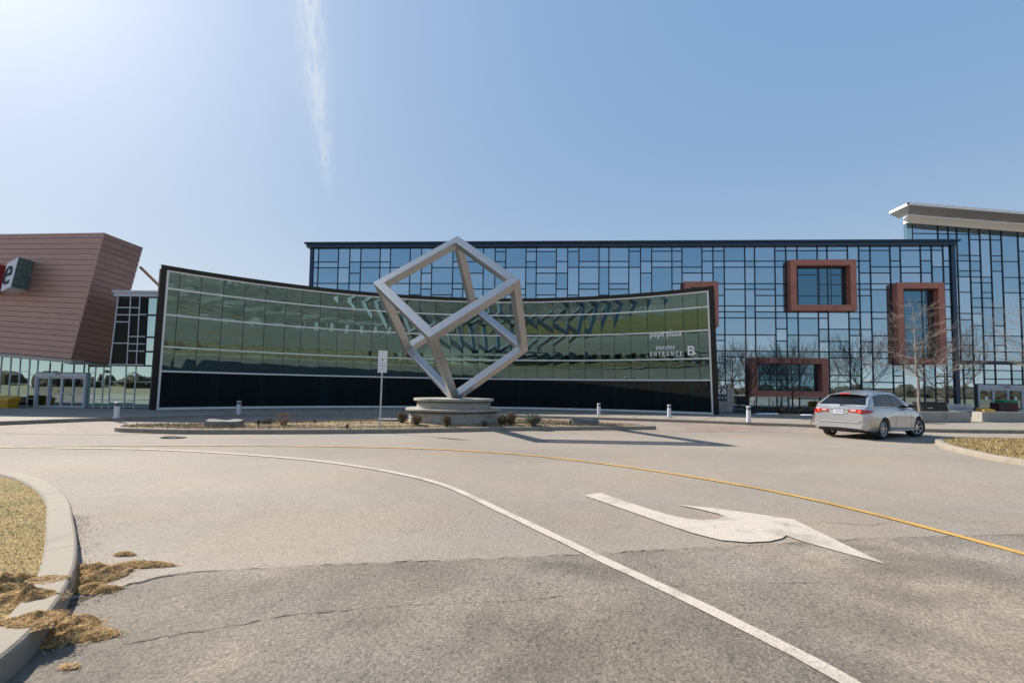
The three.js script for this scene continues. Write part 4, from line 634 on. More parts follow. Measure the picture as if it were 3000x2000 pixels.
// ---------------------------------------------------------------- grass: short blades as instanced stuff
function inside(p, pts) { let c = false; for (let i = 0, j = pts.length - 1; i < pts.length; j = i++) { const [xi, yi] = pts[i], [xj, yj] = pts[j]; if ((yi > p[1]) !== (yj > p[1]) && p[0] < (xj - xi) * (p[1] - yi) / (yj - yi) + xi) c = !c; } return c; }
function bladeGeo(h, w) { const g = new THREE.BufferGeometry(); g.setAttribute('position', new THREE.Float32BufferAttribute([-w, 0, 0, w, 0, 0, w * 0.6, h * 0.6, h * 0.18, -w * 0.6, h * 0.6, h * 0.18, 0, h, h * 0.5], 3)); g.setIndex([0, 1, 2, 0, 2, 3, 3, 2, 4]); g.computeVertexNormals(); return g; }
function grass(name, label, n, sample, h, w, colors, seed) {
  const r = rng(seed), m = new THREE.InstancedMesh(bladeGeo(h, w), mat([1, 1, 1], 0.95, 0, { side: THREE.DoubleSide }), n), o = new THREE.Object3D(), c = new THREE.Color();
  for (let i = 0; i < n; i++) { const [x, y, d] = sample(r); o.position.set(x, y, -d); o.rotation.set((r() - 0.5) * 2.0, r() * 6.283, (r() - 0.5) * 2.0); o.scale.setScalar(0.5 + r()); o.updateMatrix(); m.setMatrixAt(i, o.matrix); const q = colors[Math.floor(r() * colors.length)], k = 0.75 + 0.5 * r(); m.setColorAt(i, c.setRGB(q[0] * k, q[1] * k, q[2] * k)); }
  m.name = numbered(name); m.userData = { kind: 'stuff', label }; shade(m); scene.add(m); return m;
}
const straw = [[0.54, 0.385, 0.17], [0.42, 0.29, 0.115], [0.62, 0.48, 0.26], [0.30, 0.235, 0.08], [0.36, 0.31, 0.10]];
{
  const P = [...nearInner, [-30, -7]];
  grass('dry_turf', 'short dry turf blades beside the near kerb', 70000, (r) => { for (;;) { const t = r(), d = 1.6 + 6.2 * t * (0.5 + 0.5 * r()), x = -2.3 - (r() ** 1.3) * 8.5; if (inside([x, d], P)) return [x, 0.12, d]; } }, 0.02, 0.0022, straw, 701);
  const Q = [...rInner, [34, 5], [13, 5]];
  grass('dry_turf', 'dry brown turf blades on the verge near the silver car', 26000, (r) => { for (;;) { const x = 11.5 + 9 * r(), d = 8.5 + 6.6 * r(); if (inside([x, d], Q)) return [x, 0.1, d]; } }, 0.07, 0.006, [[0.30, 0.21, 0.105], [0.22, 0.15, 0.07], [0.38, 0.30, 0.16], [0.24, 0.19, 0.08]], 702);
  const I = offset(smooth(isle, 0.4), 0.2);
  grass('dry_mulch', 'dry grass and chips scattered over the sculpture island', 26000, (r) => { for (;;) { const x = -13.2 + 19.2 * r(), d = 13.8 + 7 * r(); if (inside([x, d], I) && Math.hypot(x + 2.44, d - 18.46) > 1.9) return [x, 0.14 + 0.04 * r(), d]; } }, 0.06, 0.007, [[0.36, 0.27, 0.15], [0.25, 0.17, 0.085], [0.46, 0.38, 0.25], [0.16, 0.10, 0.05]], 703);
}
// torn clods of dead thatch
function clod(label, x, d, y, rx, rd, h, seed, n) {
  const r = rng(seed), t = thing('thatch_clod', label, 'grass clod', [x, y, d], 0, 'torn clods of dead grass at the near kerb');
  const N = (X, Z, f, k) => fbm((X + 1) / 2, (Z + 1) / 2, f, 3, seed + k) - 0.5;
  // ragged lumpy height field over an uneven outline
  const edge = (a) => 0.62 + 0.75 * fbm(a / 6.2832, 0.37, 10, 3, seed + 3), hAt = (X, Z) => { const a = Math.atan2(Z / rd, X / rx), s = Math.hypot(X / rx, Z / rd) / edge((a + 6.2832) % 6.2832); return s >= 1 ? 0 : h * Math.pow(1 - s * s, 0.6) * clamp(0.62 + 1.5 * N(X, Z, 18, 0) + 0.8 * N(X, Z, 46, 5), 0.06, 1.5); };
  part(t, 'soil', patch((u, v) => { const a = u * 6.28319, s = (1 - v) * 0.99, e = edge(a % 6.28318), X = Math.cos(a) * rx * s * e, Z = Math.sin(a) * rd * s * e; return new THREE.Vector3(X, hAt(X, Z) * 0.85 - 0.003, Z); }, 64, 22), mat([0.13, 0.075, 0.034], 1));
  const cols = [[0.60, 0.365, 0.15], [0.47, 0.25, 0.09], [0.72, 0.52, 0.27], [0.26, 0.14, 0.05], [0.40, 0.265, 0.10]], L = cols.map(() => []);
  for (let i = 0; i < n; i++) {
    const a = r() * 6.28318, s = Math.sqrt(r()) * (r() < 0.1 ? 1.35 : 1.02), e = edge(a), X = Math.cos(a) * rx * s * e, Z = Math.sin(a) * rd * s * e, c = new THREE.Vector3(X, hAt(X, Z) + 0.004 * r(), Z), yaw = r() * 6.2832, len = 0.012 + 0.038 * r() * r(), w = 0.0009 + 0.0012 * r();
    const ex = X + Math.cos(yaw) * len, ez = Z + Math.sin(yaw) * len, ey = Math.max(0.001, hAt(ex, ez) + 0.014 * (r() - 0.25)), sx = -Math.sin(yaw) * w, sz = Math.cos(yaw) * w, k = Math.floor(r() * cols.length);
    L[k].push(c.x - sx, c.y, c.z - sz, c.x + sx, c.y + 0.001, c.z + sz, ex, ey, ez);
  }
  cols.forEach((c, k) => { const g = new THREE.BufferGeometry(); g.setAttribute('position', new THREE.Float32BufferAttribute(L[k], 3)); g.computeVertexNormals(); part(t, 'straw', g, mat(c, 0.95, 0, { side: THREE.DoubleSide })); });
}
clod('largest dead grass clod, spilling off the kerb onto the asphalt', -3.38, 3.58, 0.008, 0.25, 0.18, 0.075, 801, 11200);
clod('thin trail of straw running from the largest clod over the asphalt', -3.13, 3.8, 0.008, 0.24, 0.06, 0.03, 802, 4160);
clod('flat straw scatter just in front of the largest clod', -3.12, 3.33, 0.008, 0.2, 0.07, 0.035, 803, 2880);
clod('brown clod on the asphalt at the foot of the kerb', -2.76, 2.76, 0.008, 0.2, 0.15, 0.06, 804, 9600);
clod('straw tail pointing away from the clod at the kerb foot', -2.55, 2.74, 0.008, 0.14, 0.06, 0.03, 805, 2400);
clod('clod lying on top of the kerb above the kerb-foot clod', -2.83, 2.63, 0.14, 0.15, 0.11, 0.055, 806, 9600);
clod('pale clod on the turf behind the kerb-top clod', -3.17, 2.93, 0.13, 0.18, 0.13, 0.065, 807, 9600);
clod('dark clod on the turf at the picture edge', -3.56, 3.12, 0.125, 0.17, 0.14, 0.075, 808, 7200);
clod('small straw wisp on the asphalt beyond the largest clod', -3.5, 4.02, 0.008, 0.09, 0.035, 0.02, 809, 800);
clod('tiny straw wisp on the dark asphalt in the near corner', -2.39, 2.44, 0.008, 0.045, 0.02, 0.015, 810, 480);
clod('straw dusting over the top of the kerb', -3.3, 3.17, 0.148, 0.12, 0.07, 0.015, 811, 900);
// loose grit and pebbles on the asphalt
{
  const r = rng(820), g = new THREE.DodecahedronGeometry(0.007, 0), m = new THREE.InstancedMesh(g, mat([1, 1, 1], 0.95), 900), o = new THREE.Object3D(), c = new THREE.Color();
  for (let i = 0; i < 900; i++) { const near = r() < 0.75, t = r() * 5, w = 0.02 + 0.26 * r() * r(), x = near ? -3.0 - t * 0.42 + w * 0.7 : -4 + 10 * r(), d = near ? 3.03 + t * 0.42 + w * 0.7 : 2 + 7 * r(); o.position.set(x, 0.011, -d); o.rotation.set(r() * 6, r() * 6, r() * 6); o.scale.set(0.2 + 0.55 * r(), 0.15 + 0.35 * r(), 0.2 + 0.55 * r()); o.updateMatrix(); m.setMatrixAt(i, o.matrix); const k = r() < 0.25 ? 0.07 : 0.15 + 0.2 * r(); m.setColorAt(i, c.setRGB(k, k * 0.88, k * 0.74)); }
  m.name = 'grit'; m.userData = { kind: 'stuff', label: 'loose grit along the near kerb and asphalt' }; shade(m); scene.add(m);
}
// ---------------------------------------------------------------- silver hatchback-SUV
{
  const heading = [0.885, 0.466];                        // plan direction of travel (X, D)
  const rr = [12.82, 15.12];                            // rear right tyre contact
  const t = thing('silver_car', 'silver sport utility car turning in, seen from behind with brake lights on', 'car');
  // local axes: x forward, y up, z to the car's right
  const rightV = [heading[1], -heading[0]];             // plan right of travel
  const ax0 = [rr[0] - rightV[0] * 0.79, rr[1] - rightV[1] * 0.79], org = [ax0[0] + heading[0] * 1.26, ax0[1] + heading[1] * 1.26];
  t.position.set(org[0], 0, -org[1]); t.rotation.y = Math.atan2(heading[1], heading[0]);
  const sc = 0.985; t.scale.set(sc, sc * 1.05, sc);
  const paint = mat([0.45, 0.455, 0.465], 0.27, 0.6, { clearcoat: 1, clearcoatRoughness: 0.04 }), glass = mat([0.008, 0.010, 0.013], 0.03, 0, { specularIntensity: 0.7 }), glassL = mat([0.045, 0.028, 0.02], 0.03, 0, { specularIntensity: 0.6 }), chrome = mat([0.75, 0.75, 0.76], 0.12, 1), plastic = mat([0.025, 0.025, 0.027], 0.6), lampRed = mat([0.42, 0.008, 0.01], 0.12, 0, { clearcoat: 1 }), lampWhite = mat([0.7, 0.68, 0.66], 0.15, 0, { clearcoat: 1 });
  const curve = (pts) => (x) => { if (x <= pts[0][0]) return pts[0][1]; for (let i = 1; i < pts.length; i++) if (x <= pts[i][0]) { const [a, ya] = pts[i - 1], [b, yb] = pts[i]; const k = (x - a) / (b - a), m = (j) => j <= 0 ? (pts[1][1] - pts[0][1]) / (pts[1][0] - pts[0][0]) : j >= pts.length - 1 ? (pts[j][1] - pts[j - 1][1]) / (pts[j][0] - pts[j - 1][0]) : (pts[j + 1][1] - pts[j - 1][1]) / (pts[j + 1][0] - pts[j - 1][0]); const h = b - a, k2 = k * k, k3 = k2 * k; return (2 * k3 - 3 * k2 + 1) * ya + (k3 - 2 * k2 + k) * h * m(i - 1) + (-2 * k3 + 3 * k2) * yb + (k3 - k2) * h * m(i); } return pts[pts.length - 1][1]; };
  const wM = curve([[-2.30, 0.72], [-2.25, 0.82], [-2.12, 0.885], [-1.9, 0.92], [-1.26, 0.938], [0, 0.925], [1.39, 0.93], [1.85, 0.87], [2.12, 0.74], [2.29, 0.52]]);
  const belt = curve([[-2.30, 1.01], [-2.2, 1.06], [-1.8, 1.085], [-0.5, 1.05], [0.6, 1.02], [1.15, 0.985], [1.8, 0.87], [2.15, 0.76], [2.29, 0.62]]), deck = curve([[-2.30, 1.05], [-2.2, 1.09], [-1.0, 1.09], [0.6, 1.06], [1.15, 1.045], [1.6, 0.985], [2.0, 0.88], [2.2, 0.75], [2.29, 0.64]]), yb = curve([[-2.30, 0.36], [-2.1, 0.29], [-1.5, 0.26], [0, 0.25], [1.8, 0.24], [2.29, 0.30]]);
  const axles = [-1.26, 1.39], Ra = 0.405, yw = 0.345;
  const lift = (x, y) => { for (const a of axles) { const dx = x - a; if (Math.abs(dx) < Ra) y = Math.max(y, yw + Math.sqrt(Ra * Ra - dx * dx)); } return y; };
  const xs = []; for (let x = -2.30; x <= 2.2901; x += 0.045) xs.push(x);
  const ring = (x) => { const w = wM(x), b = belt(x), y0 = yb(x), fl = axles.reduce((s, a) => Math.max(s, Math.exp(-(((x - a) / 0.5) ** 2))), 0) * 0.018, L = (y) => lift(x, y);
    return [[0, y0 + 0.02], [w - 0.16, L(y0)], [w - 0.045, L(y0 + 0.0)], [w - 0.018 + fl, L(y0 + 0.09)], [w - 0.012 + fl, L(0.42)], [w + fl, L(0.58)], [w - 0.002 + fl * 0.6, Math.max(L(0.72), 0.72)], [w - 0.012, Math.max(L(0.82) + 0.001, Math.min(0.88, b - 0.1))], [w - 0.05, b - 0.045], [w - 0.10, b], [w * 0.55, mix(b, deck(x), 0.75)], [0, deck(x)]]; };
  const rows = xs.map(ring), K = rows[0].length;
  const half = (s) => { const pos = [], uv = [], idx = []; rows.forEach((rg, i) => rg.forEach(([z, y], k) => { pos.push(xs[i], y, z * s); uv.push(xs[i], y); })); for (let i = 0; i + 1 < rows.length; i++) for (let k = 0; k + 1 < K; k++) { const a = i * K + k, b = a + 1, c = a + K, d = c + 1; if (s > 0) idx.push(a, c, d, a, d, b); else idx.push(a, d, c, a, b, d); } const g = new THREE.BufferGeometry(); g.setAttribute('position', new THREE.Float32BufferAttribute(pos, 3)); g.setAttribute('uv', new THREE.Float32BufferAttribute(uv, 2)); g.setIndex(idx); g.computeVertexNormals(); return g; };
  const cap = (i, x) => { const rg = rows[i], sh = new THREE.Shape(); sh.moveTo(0, rg[0][1]); for (const [z, y] of rg) sh.lineTo(z, y); for (const [z, y] of rg.slice().reverse()) sh.lineTo(-z, y); const g = new THREE.ShapeGeometry(sh); g.rotateY(-Math.PI / 2); g.translate(x, 0, 0); return g; };
  const body = part(t, 'body', merge([half(1), half(-1), cap(0, -2.301), cap(rows.length - 1, 2.291)]), paint);
  // cabin
  const roof = curve([[-2.18, 1.07], [-2.09, 1.16], [-1.94, 1.29], [-1.76, 1.43], [-1.60, 1.525], [-1.38, 1.585], [-0.9, 1.645], [-0.3, 1.655], [0.2, 1.61], [0.7, 1.38], [1.0, 1.18], [1.2, 1.03]]);
  const tumble = (y) => mix(0.845, 0.60, clamp((y - 1.0) / 0.58)) , edgeY = (x) => Math.max(belt(x) + 0.005, roof(x) - 0.075 * clamp((roof(x) - 1.0) / 0.5)), wE = (x) => Math.min(tumble(edgeY(x)), wM(x) - 0.1), wB = (x) => wM(x) - 0.092;
  const side = (x, k, s, o = 0) => { const y = mix(belt(x) - 0.005, edgeY(x), k), z = mix(wB(x), wE(x), k) + 0.028 * Math.sin(Math.PI * k) * clamp((roof(x) - 1.0) / 0.4); return new THREE.Vector3(x, y + o * 0.25, (z + o) * s); };
  const topS = (x, q, o = 0) => { const e = edgeY(x), w = wE(x); return new THREE.Vector3(x - o * 0.9, e + (roof(x) - e) * (1 - Math.pow(Math.abs(q), 2.6)) + o * 0.45, q * w); };
  part(t, 'cabin', merge([patch((u, v) => side(mix(-2.16, 1.2, u), v, 1), 60, 6), patch((u, v) => side(mix(-2.16, 1.2, u), v, -1), 60, 6), patch((u, v) => topS(mix(-2.16, 1.2, u), mix(-1, 1, v)), 60, 12)]), paint);
  // windows
  const win = (nm, x0a, x0b, x1a, x1b, s, m, k0 = 0.07, k1 = 0.86) => part(t, nm, patch((u, v) => { const k = mix(k0, k1, v), x = mix(mix(x0a, x0b, v), mix(x1a, x1b, v), u); return side(x, k, s, 0.006); }, 16, 5), m);
  for (const s of [1, -1]) { win('quarter_window', -1.80, -1.50, -1.36, -1.20, s, glass); win('rear_side_window', -1.32, -1.16, -0.42, -0.36, s, s > 0 ? glassL : glass); win('front_side_window', -0.34, -0.28, 0.78, 0.30, s, glass);
    part(t, 'pillar_trim', patch((u, v) => side(mix(mix(-0.42, -0.36, v), mix(-0.34, -0.28, v), u), mix(0.06, 0.87, v), s, 0.007), 1, 4), plastic);
    part(t, 'door_seam', merge([patch((u, v) => { const y = mix(0.36, belt(-0.38), v), w = wM(-0.38); return new THREE.Vector3(-0.40 + u * 0.012, y, s * (w + (y > 0.8 ? -0.05 * (y - 0.8) / 0.16 : 0.003))); }, 1, 10), patch((u, v) => { const y = mix(0.36, 0.94, v); return new THREE.Vector3(0.80 + u * 0.012, y, s * (wM(0.8) + (y > 0.8 ? -0.05 * (y - 0.8) / 0.16 : 0.004))); }, 1, 10)]), plastic);
    part(t, 'door_handle', box(0.2, 0.03, 0.035, -0.62, 0.885, s * (wM(-0.6) - 0.002), 0.012), chrome); part(t, 'door_handle', box(0.2, 0.03, 0.035, 0.42, 0.865, s * (wM(0.4) - 0.002), 0.012), chrome);
    const mir = part(t, 'wing_mirror', new THREE.SphereGeometry(0.1, 16, 12).scale(0.75, 0.72, 1.15).translate(0.72, 1.12, s * 0.99), s > 0 ? plastic : plastic); part(mir, 'mirror_arm', box(0.1, 0.04, 0.16, 0.74, 1.06, s * 0.88, 0.015), plastic);
    part(t, 'sill_trim', box(1.9, 0.05, 0.03, 0.06, 0.25, s * 0.905, 0.01), mat([0.42, 0.43, 0.45], 0.4, 0.4));
    part(t, 'mud_flap', box(0.02, 0.24, 0.2, -1.70, 0.2, s * 0.80, 0.005), plastic);
  }
  part(t, 'rear_window', patch((u, v) => topS(mix(-2.09, -1.70, v), mix(-0.93, 0.93, u) * mix(1.0, 0.95, v), 0.007), 16, 8), glass);
  part(t, 'windscreen', patch((u, v) => { const p = topS(mix(0.34, 1.12, v), mix(-0.93, 0.93, u)); p.y += 0.006; p.x += 0.004; return p; }, 12, 8), glass);
  part(t, 'spoiler', merge([patch((u, v) => { const q = mix(-0.96, 0.96, u), x = mix(-1.86, -1.46, v); return new THREE.Vector3(x + 0.10 * q * q, mix(1.525, 1.582, v) - 0.07 * Math.abs(q) ** 3, q * 0.62); }, 20, 3), patch((u, v) => { const q = mix(-0.96, 0.96, u), x = mix(-1.86, -1.70, v); return new THREE.Vector3(x + 0.10 * q * q, mix(1.505, 1.48, v) - 0.07 * Math.abs(q) ** 3, q * 0.62); }, 20, 2), patch((u, v) => { const q = mix(-0.96, 0.96, u); return new THREE.Vector3(-1.86 + 0.10 * q * q, mix(1.505, 1.525, v) - 0.07 * Math.abs(q) ** 3, q * 0.62); }, 20, 1)]), paint);
  const brake = mat([0.5, 0.02, 0.02], 0.2); brake.emissive = lin(0.30, 0.008, 0.008);
  part(t, 'third_brake_light', box(0.03, 0.026, 0.3, -1.862, 1.503, 0, 0.006), brake);
  const wp = part(t, 'rear_wiper', bar(new THREE.Vector3(-2.165, 1.14, 0.0), new THREE.Vector3(-2.14, 1.165, 0.42), 0.014, 0.008, 6), plastic); part(wp, 'wiper_hub', new THREE.SphereGeometry(0.028, 10, 8).translate(-2.16, 1.14, 0), plastic);
  // tail: lamps, plate, bumper
  const ext = (pts, x0, x1, m, nm, s) => { const sh = new THREE.Shape(pts.map(([z, y]) => new THREE.Vector2(z * s, y))); const g = new THREE.ExtrudeGeometry(sh, { depth: x1 - x0, bevelEnabled: true, bevelSize: 0.006, bevelThickness: 0.006, bevelSegments: 2 }); g.rotateY(-Math.PI / 2); g.translate(x1, 0, 0); return part(t, nm, g, m); };
  for (const s of [1, -1]) {
    const lamp = ext([[0.30, 0.915], [0.36, 0.985], [0.70, 0.995], [0.70, 0.85], [0.58, 0.895]], -2.318, -2.25, lampRed, 'tail_lamp', s);
    // wrap round the corner
    part(lamp, 'lamp_side', patch((u, v) => { const x = mix(-2.322, -1.93, u), y = mix(mix(0.845, 0.925, u), mix(0.998, 0.975, u), v); return new THREE.Vector3(x + (u < 0.01 ? 0 : 0), y, s * (Math.max(0.70, wM(x) - 0.012 - (y > 0.89 ? 0.045 * (y - 0.89) / 0.12 : 0)) + 0.010)); }, 20, 4), lampRed);
    const glow = mat([0.6, 0.05, 0.02], 0.3); glow.emissive = lin(0.55, 0.05, 0.015);
    part(lamp, 'brake_light', new THREE.SphereGeometry(0.052, 14, 10).scale(0.35, 0.8, 1.0).translate(-2.318, 0.928, s * 0.645), glow);
    part(lamp, 'reverse_light', box(0.014, 0.034, 0.16, -2.322, 0.94, s * 0.46, 0.005), lampWhite);
    part(t, 'bumper_reflector', box(0.02, 0.04, 0.24, -2.29, 0.475, s * 0.60, 0.006), lampRed);
    const ex = part(t, 'exhaust_pipe', new THREE.CylinderGeometry(0.048, 0.048, 0.2, 16, 1, true).rotateZ(Math.PI / 2).translate(-2.24, 0.31, s * 0.60), chrome); part(ex, 'pipe_bore', new THREE.CircleGeometry(0.046, 16).rotateY(-Math.PI / 2).translate(-2.30, 0.31, s * 0.60), M.black);
    part(t, 'bumper_corner_seam', patch((u, v) => { const y = mix(0.60, 0.79, v), x = -2.262; return new THREE.Vector3(x + 0.01 * u, y, s * (wM(x) + 0.003)); }, 1, 3), plastic);
  }
  part(t, 'tailgate_recess', ext([[-0.33, 0.975], [0.33, 0.975], [0.24, 0.835], [-0.24, 0.835]], -2.305, -2.29, mat([0.40, 0.41, 0.43], 0.4, 0.4), 'plate_recess', 1).geometry.clone(), paint).removeFromParent();
  part(t, 'recess_lip', box(0.03, 0.02, 0.66, -2.315, 0.978, 0, 0.006), paint);
  const pl = part(t, 'number_plate', box(0.012, 0.13, 0.30, -2.318, 0.84, 0.0, 0.004), mat([0.62, 0.64, 0.70], 0.5)); part(pl, 'plate_print', merge([box(0.003, 0.045, 0.10, -2.326, 0.88, -0.06), box(0.003, 0.045, 0.10, -2.326, 0.88, 0.07), box(0.003, 0.015, 0.16, -2.326, 0.945, 0)]), mat([0.18, 0.2, 0.32], 0.6));
  part(t, 'badge', new THREE.TorusGeometry(0.032, 0.006, 8, 20).rotateY(Math.PI / 2).translate(-2.305, 1.025, 0.0), chrome);
  part(t, 'bumper_groove', merge([box(0.012, 0.012, 1.42, -2.302, 0.595, 0)]), plastic); part(t, 'bumper_lip', box(0.10, 0.05, 1.30, -2.275, 0.545, 0, 0.02), paint);
  part(t, 'underbody', box(3.6, 0.2, 1.3, 0, 0.2, 0, 0.05), M.black); part(t, 'rear_valance', box(0.3, 0.12, 1.2, -2.1, 0.27, 0, 0.03), plastic);
  part(t, 'interior', box(2.4, 0.25, 1.2, -0.7, 0.9, 0, 0.05), M.black);
  // wheels: tyre, rim with seven spokes
  const tyreP = [[0.235, -0.105], [0.30, -0.117], [0.335, -0.11], [0.345, -0.085], [0.345, 0.085], [0.335, 0.11], [0.30, 0.117], [0.235, 0.105]];
  for (const [x, z, steer] of [[-1.26, 0.79, 0], [-1.26, -0.79, 0], [1.39, 0.80, -0.38], [1.39, -0.80, -0.38]]) {
    const wh = new THREE.Group(); wh.name = 'wheel'; wh.position.set(x, 0.345, z); wh.rotation.y = steer; t.add(wh); const s = Math.sign(z);
    part(wh, 'tyre', new THREE.LatheGeometry(tyreP.map(([r, y]) => new THREE.Vector2(r, y)), 40).rotateX(Math.PI / 2), M.rubber);
    const l = [new THREE.CylinderGeometry(0.237, 0.237, 0.19, 36, 1, true).rotateX(Math.PI / 2), new THREE.TorusGeometry(0.226, 0.014, 8, 36).translate(0, 0, s * 0.095), new THREE.CylinderGeometry(0.055, 0.065, 0.05, 18).rotateX(Math.PI / 2).translate(0, 0, s * 0.075)];
    for (let i = 0; i < 7; i++) { const sp = new RoundedBoxGeometry(0.17, 0.042, 0.03, 2, 0.01); sp.translate(0.135, 0, 0); sp.rotateZ(i * 2 * Math.PI / 7 + 0.2); sp.translate(0, 0, s * 0.08); l.push(sp); }
    part(wh, 'rim', merge(l), mat([0.6, 0.6, 0.62], 0.3, 0.8)); part(wh, 'brake_disc', new THREE.CylinderGeometry(0.20, 0.20, 0.03, 28).rotateX(Math.PI / 2).translate(0, 0, s * 0.02), mat([0.05, 0.05, 0.052], 0.5, 0.6));
  }
}

// ---------------------------------------------------------------- boards and signs on the pavement
{
  const t = thing('sandwich_board', 'pink and white A-frame sign standing on the pavement behind the silver car', 'sign', [14.35, 0.146, 19.9], 0.15);
  const wood = mat([0.10, 0.06, 0.04], 0.7), face = mat([0.62, 0.46, 0.44], 0.6), tiltP = (y) => -0.30 + y * 0.24;
  for (const s of [1, -1]) {
    const P = (x, y, o) => new THREE.Vector3(x + 0.18 * y, y, s * (0.30 - y * 0.24 + o));
    part(t, 'panel', hexa([P(-0.42, 0.1, 0), P(0.42, 0.1, 0), P(0.42, 1.02, 0), P(-0.42, 1.02, 0)], [P(-0.42, 0.1, -0.015), P(0.42, 0.1, -0.015), P(0.42, 1.02, -0.015), P(-0.42, 1.02, -0.015)]), face);
    for (const x of [-0.46, 0.46]) part(t, 'leg', bar(P(x, 0, 0), P(x, 1.08, 0), 0.022, 0.022, 6), wood);
    if (s > 0) { const w = mat([0.8, 0.78, 0.76], 0.6); part(t, 'print', merge([[0.0, 0.72, 0.22, 0.07], [0.05, 0.6, 0.2, 0.06], [-0.2, 0.42, 0.2, 0.05], [-0.05, 0.2, 0.5, 0.06]].map(([x, y, ww, h]) => hexa([P(x - ww / 2, y, 0.004), P(x + ww / 2, y, 0.004), P(x + ww / 2, y + h, 0.004), P(x - ww / 2, y + h, 0.004)], [P(x - ww / 2, y, 0), P(x + ww / 2, y, 0), P(x + ww / 2, y + h, 0), P(x - ww / 2, y + h, 0)]))), w); }
  }
  part(t, 'top_rail', bar(new THREE.Vector3(-0.27, 1.06, 0), new THREE.Vector3(0.66, 1.06, 0), 0.025, 0.025, 6), wood);
}
{ // block wall with the restaurant's name board
  const t = thing('block_wall_sign', 'small wall of pierced white blocks carrying a dark pizza name board', 'sign', [14.85, 0.146, 31]), bm = [0, 1].map((i) => mat([0.50 - 0.06 * i, 0.44 - 0.05 * i, 0.42 - 0.05 * i], 0.9)), r = rng(42);
  part(t, 'core', box(1.95, 0.78, 0.16, -0.1, 0, -0.16), M.black);
  for (let k = 0; k < 8; k++) { const n = 7, off = k % 2 ? 0.14 : 0; for (let i = 0; i < n; i++) { const w = 0.2 + 0.09 * r(); part(t, 'block', box(w, 0.088, 0.18, -0.98 + off + i * 0.285, k * 0.098, 0.02 * r(), 0.008), bm[(i + k) % 2]); } }
  for (let k = 8; k < 18; k++) for (const x of [0.62, 0.86]) part(t, 'block', box(0.2, 0.088, 0.18, x + (k % 2) * 0.04, k * 0.098, -0.04, 0.008), bm[k % 2]);
  for (let i = 0; i < 7; i++) part(t, 'top_block', box(0.12, 0.24, 0.16, -0.95 + i * 0.27, 1.72, -0.04, 0.01), bm[i % 2]);
  const b = part(t, 'name_board', box(1.75, 0.92, 0.08, -0.32, 0.8, 0.0, 0.01), mat([0.010, 0.016, 0.03], 0.5));
  const a = text('pizza', 0.36); a.geo.translate(0.50 - a.width, 1.28, 0.05); part(b, 'lettering', a.geo, M.lettering);
  const c = text('BAKED', 0.13, fontR, 0.01, 0.08); c.geo.translate(0.50 - c.width, 0.94, 0.05); part(b, 'lettering', c.geo, M.lettering);
}
// ---------------------------------------------------------------- planters, bench, bins
for (const [x0, d0, x1, d1, label] of [[19.9, 22.3, 24.45, 23.1, 'long low concrete planter wall just beyond the silver car'], [25.5, 23.5, 31, 24.5, 'long low concrete planter wall at the picture edge with sunlight on it']]) {
  const l = Math.hypot(x1 - x0, d1 - d0), t = thing('concrete_planter', label, 'planter', [(x0 + x1) / 2, 0.13, (d0 + d1) / 2 + 0.3], Math.atan2(d1 - d0, x1 - x0), 'low concrete planter walls');
  part(t, 'wall', box(l, 0.54, 0.5, 0, 0, 0, 0.05), M.plinth); part(t, 'coping', box(l - 0.12, 0.012, 0.42, 0, 0.545, 0, 0.004), M.concrete); 
}
{
  const t = thing('park_bench', 'slatted grey bench behind the planter walls', 'bench', [29.25, 0.146, 28], 0.05), slat = mat([0.33, 0.36, 0.42], 0.6, 0.2);
  for (let i = 0; i < 5; i++) part(t, 'slat', box(1.65, 0.075, 0.025, 0, 0.44 + i * 0.086, -0.25 - i * 0.02, 0.006), slat);
  for (let i = 0; i < 4; i++) part(t, 'slat', box(1.65, 0.025, 0.095, 0, 0.41, -0.17 + i * 0.11, 0.006), slat);
  for (const x of [-0.86, 0.86, 0]) { part(t, 'leg', merge([box(0.05, 0.41, 0.05, x, 0, 0.18), box(0.05, 0.41, 0.05, x, 0, -0.2), box(0.05, 0.04, 0.44, x, 0.37, 0)]), M.black); part(t, 'armrest', new THREE.TorusGeometry(0.17, 0.02, 8, 16, Math.PI).rotateY(Math.PI / 2).translate(x, 0.5, 0), M.black); }
}
function saltBin(label, x, d, w, h, dep, turn) {
  const t = thing('grit_bin', label, 'bin', [x, 0.146, d], turn, 'yellow grit bins'), y = mat([0.52, 0.27, 0.018], 0.55), s = w / 2, z = dep / 2;
  const P = (a, b, c) => new THREE.Vector3(a, b, c);
  part(t, 'tub', hexa([P(-s * 0.86, 0, z * 0.8), P(s * 0.86, 0, z * 0.8), P(s, h * 0.62, z), P(-s, h * 0.62, z)], [P(-s * 0.86, 0, -z * 0.9), P(s * 0.86, 0, -z * 0.9), P(s, h * 0.7, -z), P(-s, h * 0.7, -z)]), y);
  part(t, 'lid', hexa([P(-s * 1.08, h * 0.63, z * 1.12), P(s * 1.08, h * 0.63, z * 1.12), P(s * 1.02, h * 0.78, z * 0.95), P(-s * 1.02, h * 0.78, z * 0.95)], [P(-s * 1.08, h * 0.71, -z * 1.05), P(s * 1.08, h * 0.71, -z * 1.05), P(s * 1.0, h, -z), P(-s * 1.0, h, -z)]), mat([0.58, 0.31, 0.022], 0.5));
  part(t, 'label_plate', box(w * 0.24, h * 0.25, 0.006, -s * 0.6, h * 0.25, z * 0.98), mat([0.35, 0.42, 0.55], 0.5)); for (const a of [-1, 1]) part(t, 'foot', box(w * 0.2, 0.04, dep * 0.8, a * s * 0.6, -0.02, 0), mat([0.3, 0.17, 0.02], 0.6));
}
saltBin('yellow grit bin beside the copper building doors', -28.35, 24.35, 1.05, 0.68, 0.55, -0.1);
